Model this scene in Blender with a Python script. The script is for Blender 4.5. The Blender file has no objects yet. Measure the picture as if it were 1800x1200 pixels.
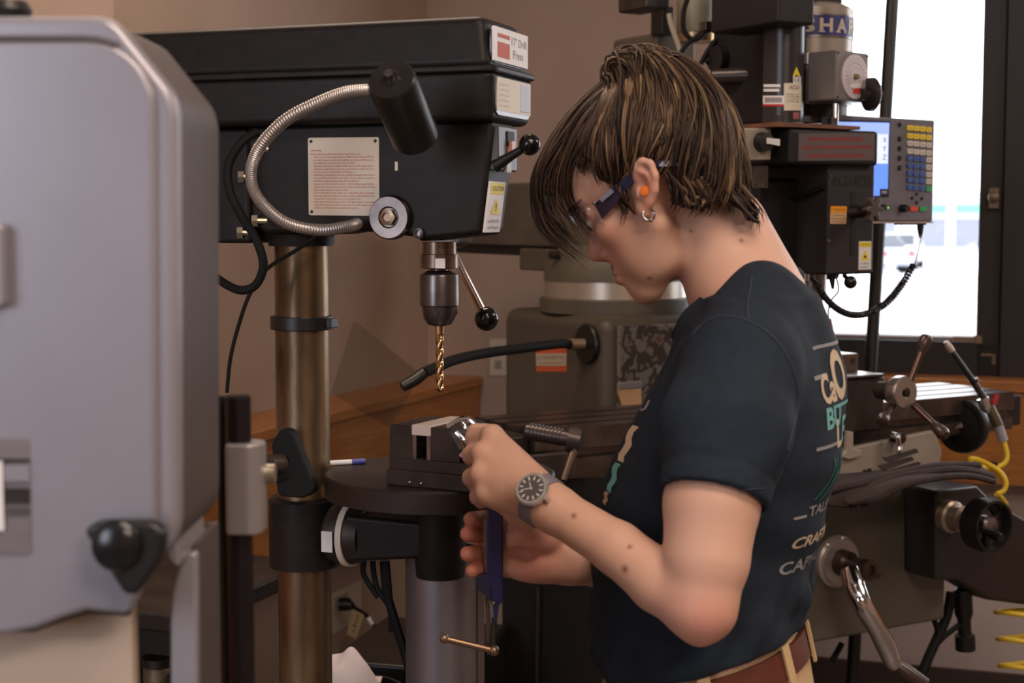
import bpy, bmesh, math, random
import numpy as np
from mathutils import Vector as V, Matrix as M
random.seed(7); np.random.seed(7)
SC = bpy.context.scene
COL = SC.collection
R = math.radians

# ---------------------------------------------------------------- camera, sky, lights, exposure
FPX = 2700.0                                  # focal length in pixels of the 1800 x 1200 frame
PITCH = math.atan(220 / FPX)
CAM = V((0, 0, 1.55))
cam = bpy.data.cameras.new('camera'); camo = bpy.data.objects.new('camera', cam); COL.objects.link(camo)
camo.location = CAM; camo.rotation_euler = (R(90) - PITCH, 0, 0)
cam.sensor_width = 36; cam.lens = 36 * FPX / 1800; cam.clip_start = .05; cam.clip_end = 400
cam.dof.use_dof = True; cam.dof.focus_distance = 2.35; cam.dof.aperture_fstop = 6.3
SC.camera = camo
SC.view_settings.view_transform = 'Standard'; SC.view_settings.look = 'None'
SC.view_settings.exposure = 0.0; SC.view_settings.gamma = 1; SC.view_settings.use_curve_mapping = False

w = bpy.data.worlds.new('overcast_sky'); SC.world = w; w.use_nodes = True
nt = w.node_tree; bg = nt.nodes['Background']
bg.inputs[0].default_value = (.93, .95, 1.0, 1); bg.inputs[1].default_value = 5.2

def area(name, loc, target, sx, sy, power, col):
    l = bpy.data.lights.new(name, 'AREA'); l.shape = 'RECTANGLE'; l.size = sx; l.size_y = sy
    l.energy = power; l.color = col
    o = bpy.data.objects.new(name, l); COL.objects.link(o); o.location = loc
    o.rotation_euler = (V(target) - V(loc)).to_track_quat('-Z', 'Y').to_euler()
    return o
area('window_light_left', (-2.3, -1.2, 2.0), (0.1, 2.0, 1.25), 1.6, 1.5, 56, (.82, .86, 1.0))
area('ceiling_light_front', (.55, 0.6, 2.92), (.55, 0.6, 0), 1.2, .6, 34, (1.0, .80, .66))
area('right_corner_fill', (2.7, 2.5, 2.92), (2.3, 2.7, 0), 1.2, .6, 30, (1.0, .86, .76))  # unseen fill lamp added to brighten the right corner
area('ceiling_light_middle', (-.5, 2.9, 2.92), (-.5, 2.9, 0), 1.2, .3, 20, (1.0, .78, .62))
area('ceiling_light_rear', (1.3, -1.2, 2.92), (1.3, -1.2, 0), 1.2, .6, 62, (1.0, .82, .70))

# ---------------------------------------------------------------- pixel rays and frames
cp, sp = math.cos(PITCH), math.sin(PITCH)
def RAY(px, py):
    a, b = (px - 900) / FPX, (600 - py) / FPX
    return V((a, cp + b * sp, -sp + b * cp))
def P(px, py, d): return CAM + RAY(px, py) * d
class Frame:
    def __init__(s, loc, rz=0):
        s.loc = V(loc); s.rz = rz
        s.m = M.Translation(s.loc) @ M.Rotation(rz, 4, 'Z'); s.i = s.m.inverted()
    def hit(s, px, py, ax, c):
        o = s.i @ CAM; d = s.i.to_3x3() @ RAY(px, py)
        return o + d * ((c - o[ax]) / d[ax])
    def at(s, px, py, d): return s.i @ P(px, py, d)

# ---------------------------------------------------------------- materials
def lin(c):
    return tuple(((x / 255) / 12.92 if x / 255 <= .04045 else ((x / 255 + .055) / 1.055) ** 2.4) for x in c) + (1,)
MATS = {}
def mat(name, c, rough=.5, metal=0.0, c2=None, scale=30, stretch=(1, 1, 1), bump=0, bscale=None, coat=0, spec=.5, lo=.35, hi=.65, emit=None, sss=0, detail=4):
    if name in MATS: return MATS[name]
    m = bpy.data.materials.new(name); m.use_nodes = True; MATS[name] = m
    n = m.node_tree.nodes; L = m.node_tree.links; b = n['Principled BSDF']
    b.inputs['Base Color'].default_value = lin(c); b.inputs['Roughness'].default_value = rough
    b.inputs['Metallic'].default_value = metal; b.inputs['Specular IOR Level'].default_value = spec
    if coat: b.inputs['Coat Weight'].default_value = coat; b.inputs['Coat Roughness'].default_value = .15
    if emit: b.inputs['Emission Color'].default_value = lin(c); b.inputs['Emission Strength'].default_value = emit
    if sss:
        b.inputs['Subsurface Weight'].default_value = sss; b.inputs['Subsurface Radius'].default_value = (1, .35, .2); b.inputs['Subsurface Scale'].default_value = .008
    if c2 or bump:
        tc = n.new('ShaderNodeTexCoord'); mp = n.new('ShaderNodeMapping'); mp.inputs['Scale'].default_value = stretch
        L.new(tc.outputs['Object'], mp.inputs['Vector'])
    if c2:
        t = n.new('ShaderNodeTexNoise'); t.inputs['Scale'].default_value = scale; t.inputs['Detail'].default_value = detail
        L.new(mp.outputs[0], t.inputs['Vector'])
        r = n.new('ShaderNodeValToRGB'); r.color_ramp.elements[0].position = lo; r.color_ramp.elements[1].position = hi
        r.color_ramp.elements[0].color = lin(c); r.color_ramp.elements[1].color = lin(c2)
        L.new(t.outputs['Fac'], r.inputs['Fac']); L.new(r.outputs[0], b.inputs['Base Color'])
    if bump:
        t2 = n.new('ShaderNodeTexNoise'); t2.inputs['Scale'].default_value = bscale or scale; t2.inputs['Detail'].default_value = 3
        L.new(mp.outputs[0], t2.inputs['Vector'])
        bp = n.new('ShaderNodeBump'); bp.inputs['Strength'].default_value = bump; bp.inputs['Distance'].default_value = .002
        L.new(t2.outputs['Fac'], bp.inputs['Height']); L.new(bp.outputs[0], b.inputs['Normal'])
    return m
def attr_mat(name, attr, rough, sss=0, spec=.4, bump=0, bscale=300):
    m = mat(name, (128, 128, 128), rough, sss=sss, spec=spec, bump=bump, bscale=bscale)
    n = m.node_tree.nodes; L = m.node_tree.links
    a = n.new('ShaderNodeAttribute'); a.attribute_name = attr
    L.new(a.outputs['Color'], n['Principled BSDF'].inputs['Base Color'])
    return m
def glass(name, tint=(1, 1, 1), refl=.06, rough=.02):
    m = bpy.data.materials.new(name); m.use_nodes = True; n = m.node_tree.nodes; L = m.node_tree.links
    n.remove(n['Principled BSDF']); out = n['Material Output']
    t = n.new('ShaderNodeBsdfTransparent'); t.inputs[0].default_value = (*tint, 1)
    g = n.new('ShaderNodeBsdfGlossy'); g.inputs['Roughness'].default_value = rough
    x = n.new('ShaderNodeMixShader'); x.inputs[0].default_value = refl
    L.new(t.outputs[0], x.inputs[1]); L.new(g.outputs[0], x.inputs[2]); L.new(x.outputs[0], out.inputs[0])
    MATS[name] = m; return m

black = mat('black_enamel', (29, 25, 24), .46, c2=(35, 30, 28), scale=40, spec=.2)
blackpl = mat('black_plastic', (22, 20, 20), .38)
rubber = mat('black_rubber', (17, 16, 16), .7, spec=.25)
steel = mat('brushed_steel', (150, 142, 138), .3, 1, c2=(112, 106, 103), scale=25)
chrome = mat('chrome', (215, 212, 212), .1, 1)
darksteel = mat('dark_steel', (78, 72, 68), .42, .8, c2=(52, 47, 44), scale=18)
castiron = mat('machined_iron', (70, 62, 57), .45, .55, c2=(48, 41, 38), scale=14)
greyalu = mat('grey_aluminium', (150, 145, 146), .4, .5)
silverpaint = mat('silver_paint', (152, 150, 158), .34, .35, c2=(146, 143, 150), scale=6)
cream = mat('cream_label', (214, 204, 182), .5)
white = mat('white_label', (225, 222, 220), .5)
red = mat('red_print', (176, 40, 34), .5)
redsoft = mat('faded_red_print', (190, 88, 70), .6)
inkblack = mat('black_print', (30, 28, 28), .5)
yellow = mat('yellow_label', (228, 208, 40), .5)
orange = mat('orange_label', (232, 150, 30), .5)
milgrey = mat('grey_green_paint', (94, 86, 74), .48, c2=(82, 74, 63), scale=9, spec=.35)

# ---------------------------------------------------------------- mesh builder
def sub(a, b): return V(a) - V(b)
def spline(pts, n=6, closed=False):
    pts = [V(p) for p in pts]; out = []; N = len(pts)
    for i in range(N if closed else N - 1):
        if closed: p0, p1, p2, p3 = pts[i - 1], pts[i], pts[(i + 1) % N], pts[(i + 2) % N]
        else: p0, p1, p2, p3 = pts[max(i - 1, 0)], pts[i], pts[i + 1], pts[min(i + 2, N - 1)]
        for k in range(n):
            t = k / n
            out.append(.5 * ((2 * p1) + (p2 - p0) * t + (2 * p0 - 5 * p1 + 4 * p2 - p3) * t * t + (3 * p1 - p0 - 3 * p2 + p3) * t ** 3))
    if not closed: out.append(pts[-1])
    return out
def rpoly(pts, r, n=4):
    out = []; N = len(pts)
    for i, p in enumerate(pts):
        p = V(p); a = V(pts[i - 1]) - p; b = V(pts[(i + 1) % N]) - p
        rr = r[i] if isinstance(r, (list, tuple)) else r
        rr = min(rr, a.length * .45, b.length * .45)
        if rr < 1e-6: out.append(p); continue
        a.normalize(); b.normalize()
        for k in range(n + 1):
            t = k / n; out.append((p + a * rr) * (1 - t) ** 2 + p * 2 * t * (1 - t) + (p + b * rr) * t * t)
    return out
def basis(d):
    d = V(d).normalized(); a = V((0, 0, 1)) if abs(d.z) < .9 else V((1, 0, 0))
    u = d.cross(a).normalized(); return u, d.cross(u).normalized(), d
class MB:
    def __init__(s): s.v = []; s.f = []
    def add(s, vs, fs):
        o = len(s.v); s.v += [tuple(p) for p in vs]; s.f += [tuple(i + o for i in f) for f in fs]; return s
    def box(s, lo, hi, rot=None, piv=None, top=1.0):
        x0, y0, z0 = lo; x1, y1, z1 = hi; cx, cy = (x0 + x1) / 2, (y0 + y1) / 2
        vs = [V((x, y, z)) for z in (z0, z1) for x, y in ((x0, y0), (x1, y0), (x1, y1), (x0, y1))]
        if top != 1: vs = [V((cx + (p.x - cx) * top, cy + (p.y - cy) * top, p.z)) if i > 3 else p for i, p in enumerate(vs)]
        if rot is not None:
            c = V(piv) if piv is not None else V(((x0 + x1) / 2, (y0 + y1) / 2, (z0 + z1) / 2))
            vs = [c + rot @ (p - c) for p in vs]
        return s.add(vs, [(3, 2, 1, 0), (4, 5, 6, 7), (0, 1, 5, 4), (1, 2, 6, 5), (2, 3, 7, 6), (3, 0, 4, 7)])
    def cyl(s, p0, p1, r0, r1=None, n=24):
        return s.tube([p0, p1], [r0, r0 if r1 is None else r1], n)
    def tube(s, pts, r, n=10, caps=True):
        pts = [V(p) for p in pts]; N = len(pts); rs = r if isinstance(r, (list, tuple)) else [r] * N
        if len(rs) != N: rs = [rs[0] + (rs[-1] - rs[0]) * i / (N - 1) for i in range(N)]
        ds = [(pts[min(i + 1, N - 1)] - pts[max(i - 1, 0)]).normalized() for i in range(N)]
        u, v, _ = basis(ds[0]); vs = []
        for i, p in enumerate(pts):
            d = ds[i]; u = (u - d * u.dot(d)).normalized(); v = d.cross(u)
            for k in range(n):
                a = 2 * math.pi * k / n; vs.append(p + (u * math.cos(a) + v * math.sin(a)) * rs[i])
        fs = [(i * n + k, i * n + (k + 1) % n, (i + 1) * n + (k + 1) % n, (i + 1) * n + k) for i in range(N - 1) for k in range(n)]
        if caps: fs += [tuple(range(n - 1, -1, -1)), tuple((N - 1) * n + k for k in range(n))]
        return s.add(vs, fs)
    def lathe(s, prof, o=(0, 0, 0), ax=(0, 0, 1), n=32, caps=True):
        u, v, d = basis(ax); o = V(o); vs = []
        for r, z in prof:
            for k in range(n):
                a = 2 * math.pi * k / n; vs.append(o + d * z + (u * math.cos(a) + v * math.sin(a)) * max(r, 1e-5))
        N = len(prof)
        fs = [(i * n + k, i * n + (k + 1) % n, (i + 1) * n + (k + 1) % n, (i + 1) * n + k) for i in range(N - 1) for k in range(n)]
        if caps: fs += [tuple(range(n - 1, -1, -1)), tuple((N - 1) * n + k for k in range(n))]
        return s.add(vs, fs)
    def prism(s, pts, ext):
        pts = [V(p) for p in pts]; e = V(ext); n = len(pts)
        return s.add(pts + [p + e for p in pts], [tuple(range(n - 1, -1, -1)), tuple(range(n, 2 * n))] + [(i, (i + 1) % n, (i + 1) % n + n, i + n) for i in range(n)])
    def sphere(s, c, r, n=16, m=10):
        r = (r, r, r) if isinstance(r, (int, float)) else r; c = V(c); vs = [c + V((0, 0, r[2]))]
        for j in range(1, m):
            t = math.pi * j / m
            for k in range(n):
                a = 2 * math.pi * k / n; vs.append(c + V((r[0] * math.sin(t) * math.cos(a), r[1] * math.sin(t) * math.sin(a), r[2] * math.cos(t))))
        vs.append(c - V((0, 0, r[2]))); L = len(vs) - 1
        fs = [(0, 1 + k, 1 + (k + 1) % n) for k in range(n)]
        fs += [(1 + j * n + k, 1 + (j + 1) * n + k, 1 + (j + 1) * n + (k + 1) % n, 1 + j * n + (k + 1) % n) for j in range(m - 2) for k in range(n)]
        fs += [(1 + (m - 2) * n + k, L, 1 + (m - 2) * n + (k + 1) % n) for k in range(n)]
        return s.add(vs, fs)
    def build(s, name, m, parent=None, bevel=0, ang=35, segs=2, label=None, kind=None):
        me = bpy.data.meshes.new(name); me.from_pydata(s.v, [], s.f)
        bm = bmesh.new(); bm.from_mesh(me); bmesh.ops.recalc_face_normals(bm, faces=bm.faces); bm.to_mesh(me); bm.free()
        me.materials.append(m); me.shade_smooth()
        if bevel:
            ob = bpy.data.objects.new(name, me); md = ob.modifiers.new('edge', 'BEVEL'); md.width = bevel; md.segments = segs; md.limit_method = 'ANGLE'; md.angle_limit = R(40); md.harden_normals = True
            me.set_sharp_from_angle(angle=R(60))
        else:
            me.set_sharp_from_angle(angle=R(ang)); ob = bpy.data.objects.new(name, me)
        COL.objects.link(ob); ob.parent = parent
        if label: ob['label'] = label
        if kind: ob['kind'] = kind
        return ob
def tag(o, label=None, cat=None, group=None, kind=None):
    if label: o['label'] = label
    if cat: o['category'] = cat
    if group: o['group'] = group
    if kind: o['kind'] = kind
    return o
def thing(name, label, cat, fr, group=None, kind=None):
    o = bpy.data.objects.new(name, None); COL.objects.link(o); o.empty_display_size = .05
    o.location = fr.loc; o.rotation_euler = (0, 0, fr.rz)
    return tag(o, label, cat, group, kind)
# flat print: plates, lettering, illegible small print -------------------------------------------
class Pl:
    def __init__(s, o, u, v): s.o = V(o); s.u = V(u).normalized(); s.v = V(v).normalized(); s.n = s.u.cross(s.v)
    def pt(s, a, b, h=0): return s.o + s.u * a + s.v * b + s.n * h
def rect(fr, ax, c, x0, y0, x1, y1):
    ym, xm = (y0 + y1) / 2, (x0 + x1) / 2
    a, b = fr.hit(x0, ym, ax, c), fr.hit(x1, ym, ax, c); t, q = fr.hit(xm, y0, ax, c), fr.hit(xm, y1, ax, c)
    o = V((a.x, a.y, q.z)); return Pl(o, b - a, (0, 0, 1)), (b - a).length, t.z - q.z
def plate(name, pl, a0, b0, a1, b1, m, parent, th=.0012, h0=-.0004, label=None, kind=None, r=0):
    pts = [pl.pt(a0, b0, h0), pl.pt(a1, b0, h0), pl.pt(a1, b1, h0), pl.pt(a0, b1, h0)]
    if r: pts = rpoly(pts, r)
    return MB().prism(pts, pl.n * th).build(name, m, parent, label=label, kind=kind)
TXT = {}
def txt(sv, bold=0):
    if (sv, bold) in TXT: return TXT[sv, bold]
    c = bpy.data.curves.new('t', 'FONT'); c.body = sv; c.size = 1; c.resolution_u = 3; c.offset = bold
    o = bpy.data.objects.new('t', c); me = bpy.data.meshes.new_from_object(o)
    vs = [tuple(v.co[:2]) for v in me.vertices]; fs = [tuple(p.vertices) for p in me.polygons]
    bpy.data.objects.remove(o); bpy.data.meshes.remove(me); bpy.data.curves.remove(c)
    xs = [v[0] for v in vs]; ys = [v[1] for v in vs]; x0, y0 = min(xs), min(ys)
    TXT[sv, bold] = ([(x - x0, y - y0) for x, y in vs], fs, max(xs) - x0, max(ys) - y0); return TXT[sv, bold]
def lettering(mb, sv, pl, a0, b0, a1, b1, h=.0012, bold=0):
    vs, fs, W, H = txt(sv, bold)
    return mb.add([pl.pt(a0 + (a1 - a0) * x / W, b0 + (b1 - b0) * y / H, h) for x, y in vs], fs)
def scribble(mb, pl, a0, b0, a1, b1, h=.0012, rnd=random):
    """one line of print too small to read: short upright strokes in word groups"""
    a = a0; H = b1 - b0
    while a < a1:
        for _ in range(rnd.randint(2, 8)):
            wd = H * rnd.uniform(.25, .5); hh = H * rnd.choice((.6, .6, .7, 1))
            if a + wd > a1: break
            q = H * .17
            mb.add([pl.pt(a, b0, h), pl.pt(a + q, b0, h), pl.pt(a + q, b0 + hh, h), pl.pt(a, b0 + hh, h)], [(0, 1, 2, 3)])
            z = b0 + rnd.choice((0, .5)) * hh
            mb.add([pl.pt(a + q, z, h), pl.pt(a + wd, z, h), pl.pt(a + wd, z + q, h), pl.pt(a + q, z + q, h)], [(0, 1, 2, 3)])
            a += wd + H * .16
        a += H * .4
    return mb
# ================================================================ ROOM
wallm = mat('beige_wall_paint', (172, 148, 132), .75, c2=(166, 142, 125), scale=3, bump=.15, bscale=160)
darktrim = mat('dark_brown_window_frame', (36, 29, 29), .5, c2=(30, 24, 24), scale=12, stretch=(1, 1, .2))
oak = mat('varnished_oak', (176, 116, 58), .4, c2=(146, 88, 38), scale=14, stretch=(.6, 6, 8), coat=.2, lo=.3, hi=.7)
floorm = mat('grey_vinyl_floor', (110, 102, 96), .5, c2=(96, 88, 82), scale=20)
basem = mat('dark_brown_baseboard', (64, 50, 46), .5)
CX, CY = -.285, 5.2                                     # the corner of the room
LW = Frame((CX, CY, 0), R(-112))                        # left wall: x runs towards the camera, y into the room
WW = Frame((CX, CY, 0), R(-18))                         # window wall: x runs to the right, y outdoors
def struct(name, mb, m, fr=None, parent=None, bevel=0):
    o = mb.build(name, m, parent, bevel=bevel); o['kind'] = 'structure'
    if fr and not parent: o.location = fr.loc; o.rotation_euler = (0, 0, fr.rz)
    return o
H = 3.0
struct('floor', MB().box((-4.5, -3.2, -.1), (4.4, 6.5, 0)), floorm)
struct('ceiling', MB().box((-4.5, -3.2, H), (4.4, 6.5, H + .1)), mat('white_ceiling', (205, 196, 186), .8))
struct('wall_left', MB().box((-.15, -.15, 0), (9.0, 0, H)), wallm, LW)
struct('wall_pilaster', MB().box((2.0, 0, 0), (2.6, .215, H)), wallm, LW)
struct('wall_right', MB().box((4.05, -3.1, 0), (4.2, 3.95, H)), wallm)
struct('wall_rear', MB().box((-4.3, -3.2, 0), (4.2, -3.05, H)), wallm)
# window wall with its opening
wl = WW.hit(1335, 300, 1, 0).x; wr = WW.hit(1723, 300, 1, 0).x; wb = WW.hit(1600, 590, 1, 0).z; wt = 2.72
mbw = MB()
wr2 = wr + 1.65
mbw.box((0, 0, 0), (wl - .1, .15, H)); mbw.box((wr2 + .1, 0, 0), (5.2, .15, H))
mbw.box((wl - .1, 0, 0), (wr2 + .1, .15, wb - .14)); mbw.box((wl - .1, 0, wt), (wr2 + .1, .15, H))
struct('wall_window', mbw, wallm, WW)
win = thing('window_1', None, None, WW, kind='structure')
def wpart(name, lo, hi, m=darktrim, bevel=.004): return struct(name, MB().box(lo, hi), m, parent=win, bevel=bevel)
wpart('frame_sill', (wl - .1, -.03, wb - .14), (wr + .35, .15, wb - .012))
wpart('sill_bead', (wl, .0, wb - .012), (wr, .1, wb), mat('pale_aluminium_bead', (150, 138, 134), .5))
wpart('frame_head', (wl - .1, -.03, wt), (wr + .35, .15, wt + .12))
wpart('frame_post', (wl - .1, -.03, wb - .14), (wl, .15, wt))
wpart('frame_post', (wr, -.03, wb - .14), (wr + .068, .15, wt))
wpart('frame_post', (wr + .068, -.05, wb - .14), (wr + .35, .15, wt))
wpart('pane', (wl, .06, wb), (wr, .066, wt), glass('window_glass', (.99, .995, 1)), 0)
w1 = win; win = thing('window_2', None, None, WW, kind='structure')
wpart('frame_sill', (wr + .35, -.03, wb - .14), (wr2 + .1, .15, wb - .012))
wpart('frame_head', (wr + .35, -.03, wt), (wr2 + .1, .15, wt + .12))
wpart('frame_post', (wr2, -.03, wb - .14), (wr2 + .1, .15, wt))
wpart('pane', (wr + .35, .06, wb - .012), (wr2, .066, wt), MATS['window_glass'], 0)
win = w1
l = WW.hit(1747, 348, 1, -.06)
mb = MB().box((l.x - .014, -.062, l.z - .03), (l.x + .014, -.05, l.z + .03)); mb.sphere((l.x, -.064, l.z + .002), (.017, .008, .017), 12, 8)
mb.build('latch', mat('dull_brass', (120, 104, 92), .4, .6), win)
mb = MB()
for x0, z0, x1, z1 in ((1675, 600, 1716, 592), (1712, 603, 1726, 590), (1724, 625, 1748, 622), (1744, 640, 1750, 623)):
    a, b = WW.hit(x0, z0, 1, -.031), WW.hit(x1, z1, 1, -.031); mb.box((a.x, -.0318, a.z), (b.x, -.0302, b.z))
mb.build('worn_edge', mat('bare_wood_wear', (128, 104, 86), .7), win, label='pale scuffed wear at the corner of the dark frame')
# wooden ledges
zl = LW.hit(650, 708, 1, .19).z
led = thing('trim_1', None, None, LW, kind='structure')
struct('ledge_top', MB().box((0, 0, zl - .03), (4.9, .20, zl)), oak, parent=led, bevel=.004)
struct('ledge_apron', MB().box((0, .0, zl - .36), (4.9, .188, zl - .03)), oak, parent=led)
zr = WW.hit(1700, 667, 1, -.15).z; x0 = .95; za = WW.hit(1770, 852, 1, -.14).z
led = thing('trim_2', None, None, WW, kind='structure')
struct('ledge_top', MB().box((x0, -.155, zr - .035), (4.3, 0, zr)), oak, parent=led, bevel=.004)
struct('ledge_apron', MB().box((x0, -.142, za), (4.3, 0, zr - .035)), oak, parent=led)
bz = WW.hit(1640, 1172, 1, -.02).z
struct('wall_lower', MB().box((x0, -.012, 0), (4.3, 0, za)), mat('grey_lower_wall', (186, 172, 168), .75), WW)
struct('baseboard_window', MB().box((.2, -.03, 0), (4.3, -.012, bz)), basem, WW)
# wall outlets
def outlet(name, fr, ax, c, x0, y0, x1, y1, label, sgn):
    pl, wd, ht = rect(fr, ax, c, x0, y0, x1, y1)
    if fr is LW: pl = Pl(pl.o, pl.u, pl.v)
    t = thing(name, label, 'outlet', fr, 'wall outlet plates')
    m = mat('ivory_plastic', (200, 186, 166), .4)
    plate('cover_plate', pl, 0, 0, wd, ht, m, t, th=.006 * sgn, h0=0, r=.004)
    for k in (.3, .7):
        plate('socket', pl, wd * .3, ht * (k - .12), wd * .7, ht * (k + .12), mat('ivory_socket', (150, 138, 122), .4), t, th=.008 * sgn, h0=0, r=.004)
outlet('wall_outlet', WW, 1, 0, 862, 596, 892, 660, 'ivory outlet plate on the back wall beside the grey machine column', 1)
# ---- outdoors
ICE = mat('snowy_ground', (225, 226, 230), .8, c2=(236, 237, 240), scale=.4)
tag(MB().box((-40, 6.2, -.62), (120, 190, -.6)).build('ground', ICE), kind='structure')
dry = mat('dry_grass', (190, 160, 120), .9, c2=(228, 222, 214), scale=1.5)
O = Frame((0, 0, 0), 0)
def ground(px, py, z=-.6): return O.hit(px, py, 2, z)
pts = [ground(*q, z=-.595) for q in ((1560, 560), (1700, 520), (1722, 470), (1735, 480), (1760, 600), (1560, 600))]
MB().prism(pts, (0, 0, .01)).build('dry_grass_verge', dry); tag(bpy.data.objects['dry_grass_verge'], kind='structure')
def car(px, py, yaw, body, label):
    g = ground(px, py); f = Frame((g.x, g.y, -.6), yaw)
    t = thing('parked_car', label, 'car', f, 'cars parked outside the window')
    prof = [(-2.1, .3), (-2.15, .75), (-2.0, .9), (-1.5, .97), (-.9, 1.42), (.7, 1.45), (1.3, 1.0), (2.0, .85), (2.15, .6), (2.1, .3)]
    MB().prism([(x, -.85, z) for x, z in prof], (0, 1.7, 0)).build('body', body, t, bevel=.08)
    gm = mat('car_window_glass', (60, 64, 74), .2)
    for x0, x1 in ((-.85, -.1), (0, .75)):
        for y in (-.86, .85): MB().box((x0, y, 1.0), (x1, y + .01, 1.36)).build('side_window', gm, t)
    MB().prism([(.78, -.7, 1.41), (1.27, -.75, 1.03), (1.27, .75, 1.03), (.78, .7, 1.41)], (.02, 0, .02)).build('windscreen', gm, t)
    MB().prism([(-.95, -.7, 1.41), (-1.47, -.75, 1.0), (-1.47, .75, 1.0), (-.95, .7, 1.41)], (-.02, 0, .02)).build('rear_window', gm, t)
    for x in (-1.35, 1.35):
        for y in (-.86, .66):
            MB().lathe([(.15, 0), (.32, 0), (.32, .2), (.15, .2)], (x, y, .32), (0, 1, 0), 20).build('wheel', rubber, t)
    for y in (-.7, .5): MB().box((-2.16, y, .68), (-2.1, y + .2, .85)).build('tail_light', red, t)
car(1580, 472, R(70), mat('pale_blue_car', (196, 200, 212), .4), 'pale car with its dark windscreen in the middle of the snowy lot')
car(1522, 478, R(110), mat('silver_car', (150, 152, 165), .4), 'darker silver car with red tail lights beside the readout pole')
car(1655, 432, R(10), mat('white_car', (226, 226, 232), .4), 'white car farther back in the lot near the far building')
fm = mat('grey_fence_wood', (158, 154, 160), .8)
fence = thing('snow_fence', 'pale slatted fence receding across the snow outside the window', 'fence', Frame(ground(1560, 575)))
A, B = ground(1555, 578), ground(1712, 452); I0 = fence.location
for k in range(26):
    t = k / 25; t = t * A.y / ((1 - t) * B.y + t * A.y); q = A.lerp(B, t) - I0
    MB().box((q.x - .04, q.y - .03, 0), (q.x + .04, q.y + .03, .82)).build('fence_slat', fm, fence)
for h in (.25, .65):
    MB().tube([A - I0 + V((0, .05, h)), B - I0 + V((0, .05, h))], .03, 6).build('rail', fm, fence)
f = Frame((26.5, 92, -.6), 0)
b = thing('shop_building', 'long pale low building with a green band across the snowy lot', 'building', f)
MB().box((-9, 0, 0), (30, 10, 3.6)).build('wall_block', mat('pale_render', (205, 205, 212), .8), b)
MB().box((-9.3, -.5, 2.35), (30, 0, 2.85)).build('green_band', mat('green_fascia', (96, 190, 150), .6), b)
for k in range(6): MB().box((-7 + k * 5, -.06, .3), (-3.6 + k * 5, .02, 2.0)).build('shop_window', mat('shop_window_glass', (120, 122, 140), .3), b)
g = ground(1668, 520); f = Frame((g.x, g.y, -.6))
b = thing('lamp_post', 'white lamp post standing in the snow outside the window', 'post', f)
MB().cyl((0, 0, 0), (0, 0, 7), .11, .09, 16).build('pole', mat('white_post', (236, 236, 240), .5), b)
MB().box((-.1, -.9, 6.9), (.1, .1, 7.1)).build('lamp_arm', mat('white_post', (0, 0, 0)), b, bevel=.02)
# ================================================================ DRILL PRESS
q = P(531, 600, 2.22); D = Frame((q.x, q.y, 0), R(-20))
drill = thing('drill_press', 'black floor drill press with a worn bronze steel column, facing the person', 'drill press', D)
QX = .215                                              # spindle distance from the column
colm = mat('worn_bronze_column', (176, 152, 120), .33, .9, c2=(70, 52, 38), scale=16, stretch=(1, 1, .22), lo=.3, hi=.7, detail=8)
zc = lambda py, d=2.2: P(531, py, d).z
MB().box((-.16, -.15, 0), (.42, .15, .06)).build('base', castiron, drill, bevel=.015)
MB().lathe([(.06, .06), (.055, .12), (.0387, .13), (.0387, zc(405))], (0, 0, 0), n=40).build('column', colm, drill)
z0 = zc(580); z1 = zc(556)
MB().lathe([(.039, z0), (.0455, z0), (.0455, z1), (.039, z1)], n=40).box((.04, -.01, z0 + .003), (.052, .012, z1 - .003)).build('column_collar', blackpl, drill, bevel=.0015)
# table bracket
zb0, zb1 = zc(1005), zc(880)
MB().lathe([(.0392, zb0), (.051, zb0), (.051, zb1 - .004), (.047, zb1), (.0392, zb1)], n=40).build('table_bracket', black, drill)
za = (zc(900) + zc(985)) / 2
mb = MB().lathe([(.030, .04), (.042, .05), (.045, .075), (.038, .1)], (0, 0, za), (1, 0, 0), 28)
mb.build('tilt_flange', mat('greasy_iron', (58, 46, 38), .5, .4), drill)
MB().lathe([(.0455, .072), (.0465, .072), (.0465, .081), (.0455, .081)], (0, 0, za), (1, 0, 0), 32).build('tilt_scale', cream, drill)
pl = Pl((.052, -.0465, za - .018), (1, 0, 0), (0, 0, 1)); plate('scale_label', pl, 0, 0, .017, .03, white, drill)
MB().prism([(.08, -.033, za - .034), (QX - .01, -.03, za - .02), (QX - .01, -.03, za + .030), (.08, -.033, za + .034)], (0, .066, 0)).build('table_arm', black, drill, bevel=.006)
ztop = P(773, 833, 2.14).z; RT = .162
MB().lathe([(.0, za - .05), (.034, za - .05), (.036, za - .03), (.036, ztop - .034), (0, ztop - .034)], (QX, 0, 0), n=28).build('table_boss', black, drill)
MB().lathe([(0, ztop - .034), (RT - .012, ztop - .034), (RT, ztop - .03), (RT, ztop - .003), (RT - .003, ztop), (.012, ztop), (.012, ztop - .02), (0, ztop - .02)], (QX, 0, 0), n=64).build('table', mat('dark_oiled_table', (52, 43, 38), .48, .45, c2=(40, 33, 30), scale=22), drill)
# lift crank beside the column
a = D.hit(505, 820, 1, -.06)
MB().lathe([(.012, -.06), (.020, -.055), (.020, .03), (.012, .035)], (a.x, -.03, a.z), (0, 1, 0), 20).build('crank_hub', rubber, drill)
pts = [D.hit(x, y, 1, -.085) for x, y in ((476, 778), (494, 752), (512, 756), (554, 862), (534, 876), (488, 872))]
MB().prism(rpoly(pts, .008), (0, .018, 0)).build('crank_arm', rubber, drill, bevel=.003)
a = D.hit(492, 815, 1, -.09); MB().tube([(a.x, -.086, a.z), (a.x - .008, -.11, a.z + .002)], .014, 16).build('crank_grip', mat('brown_grip', (58, 48, 42), .5), drill)
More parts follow.
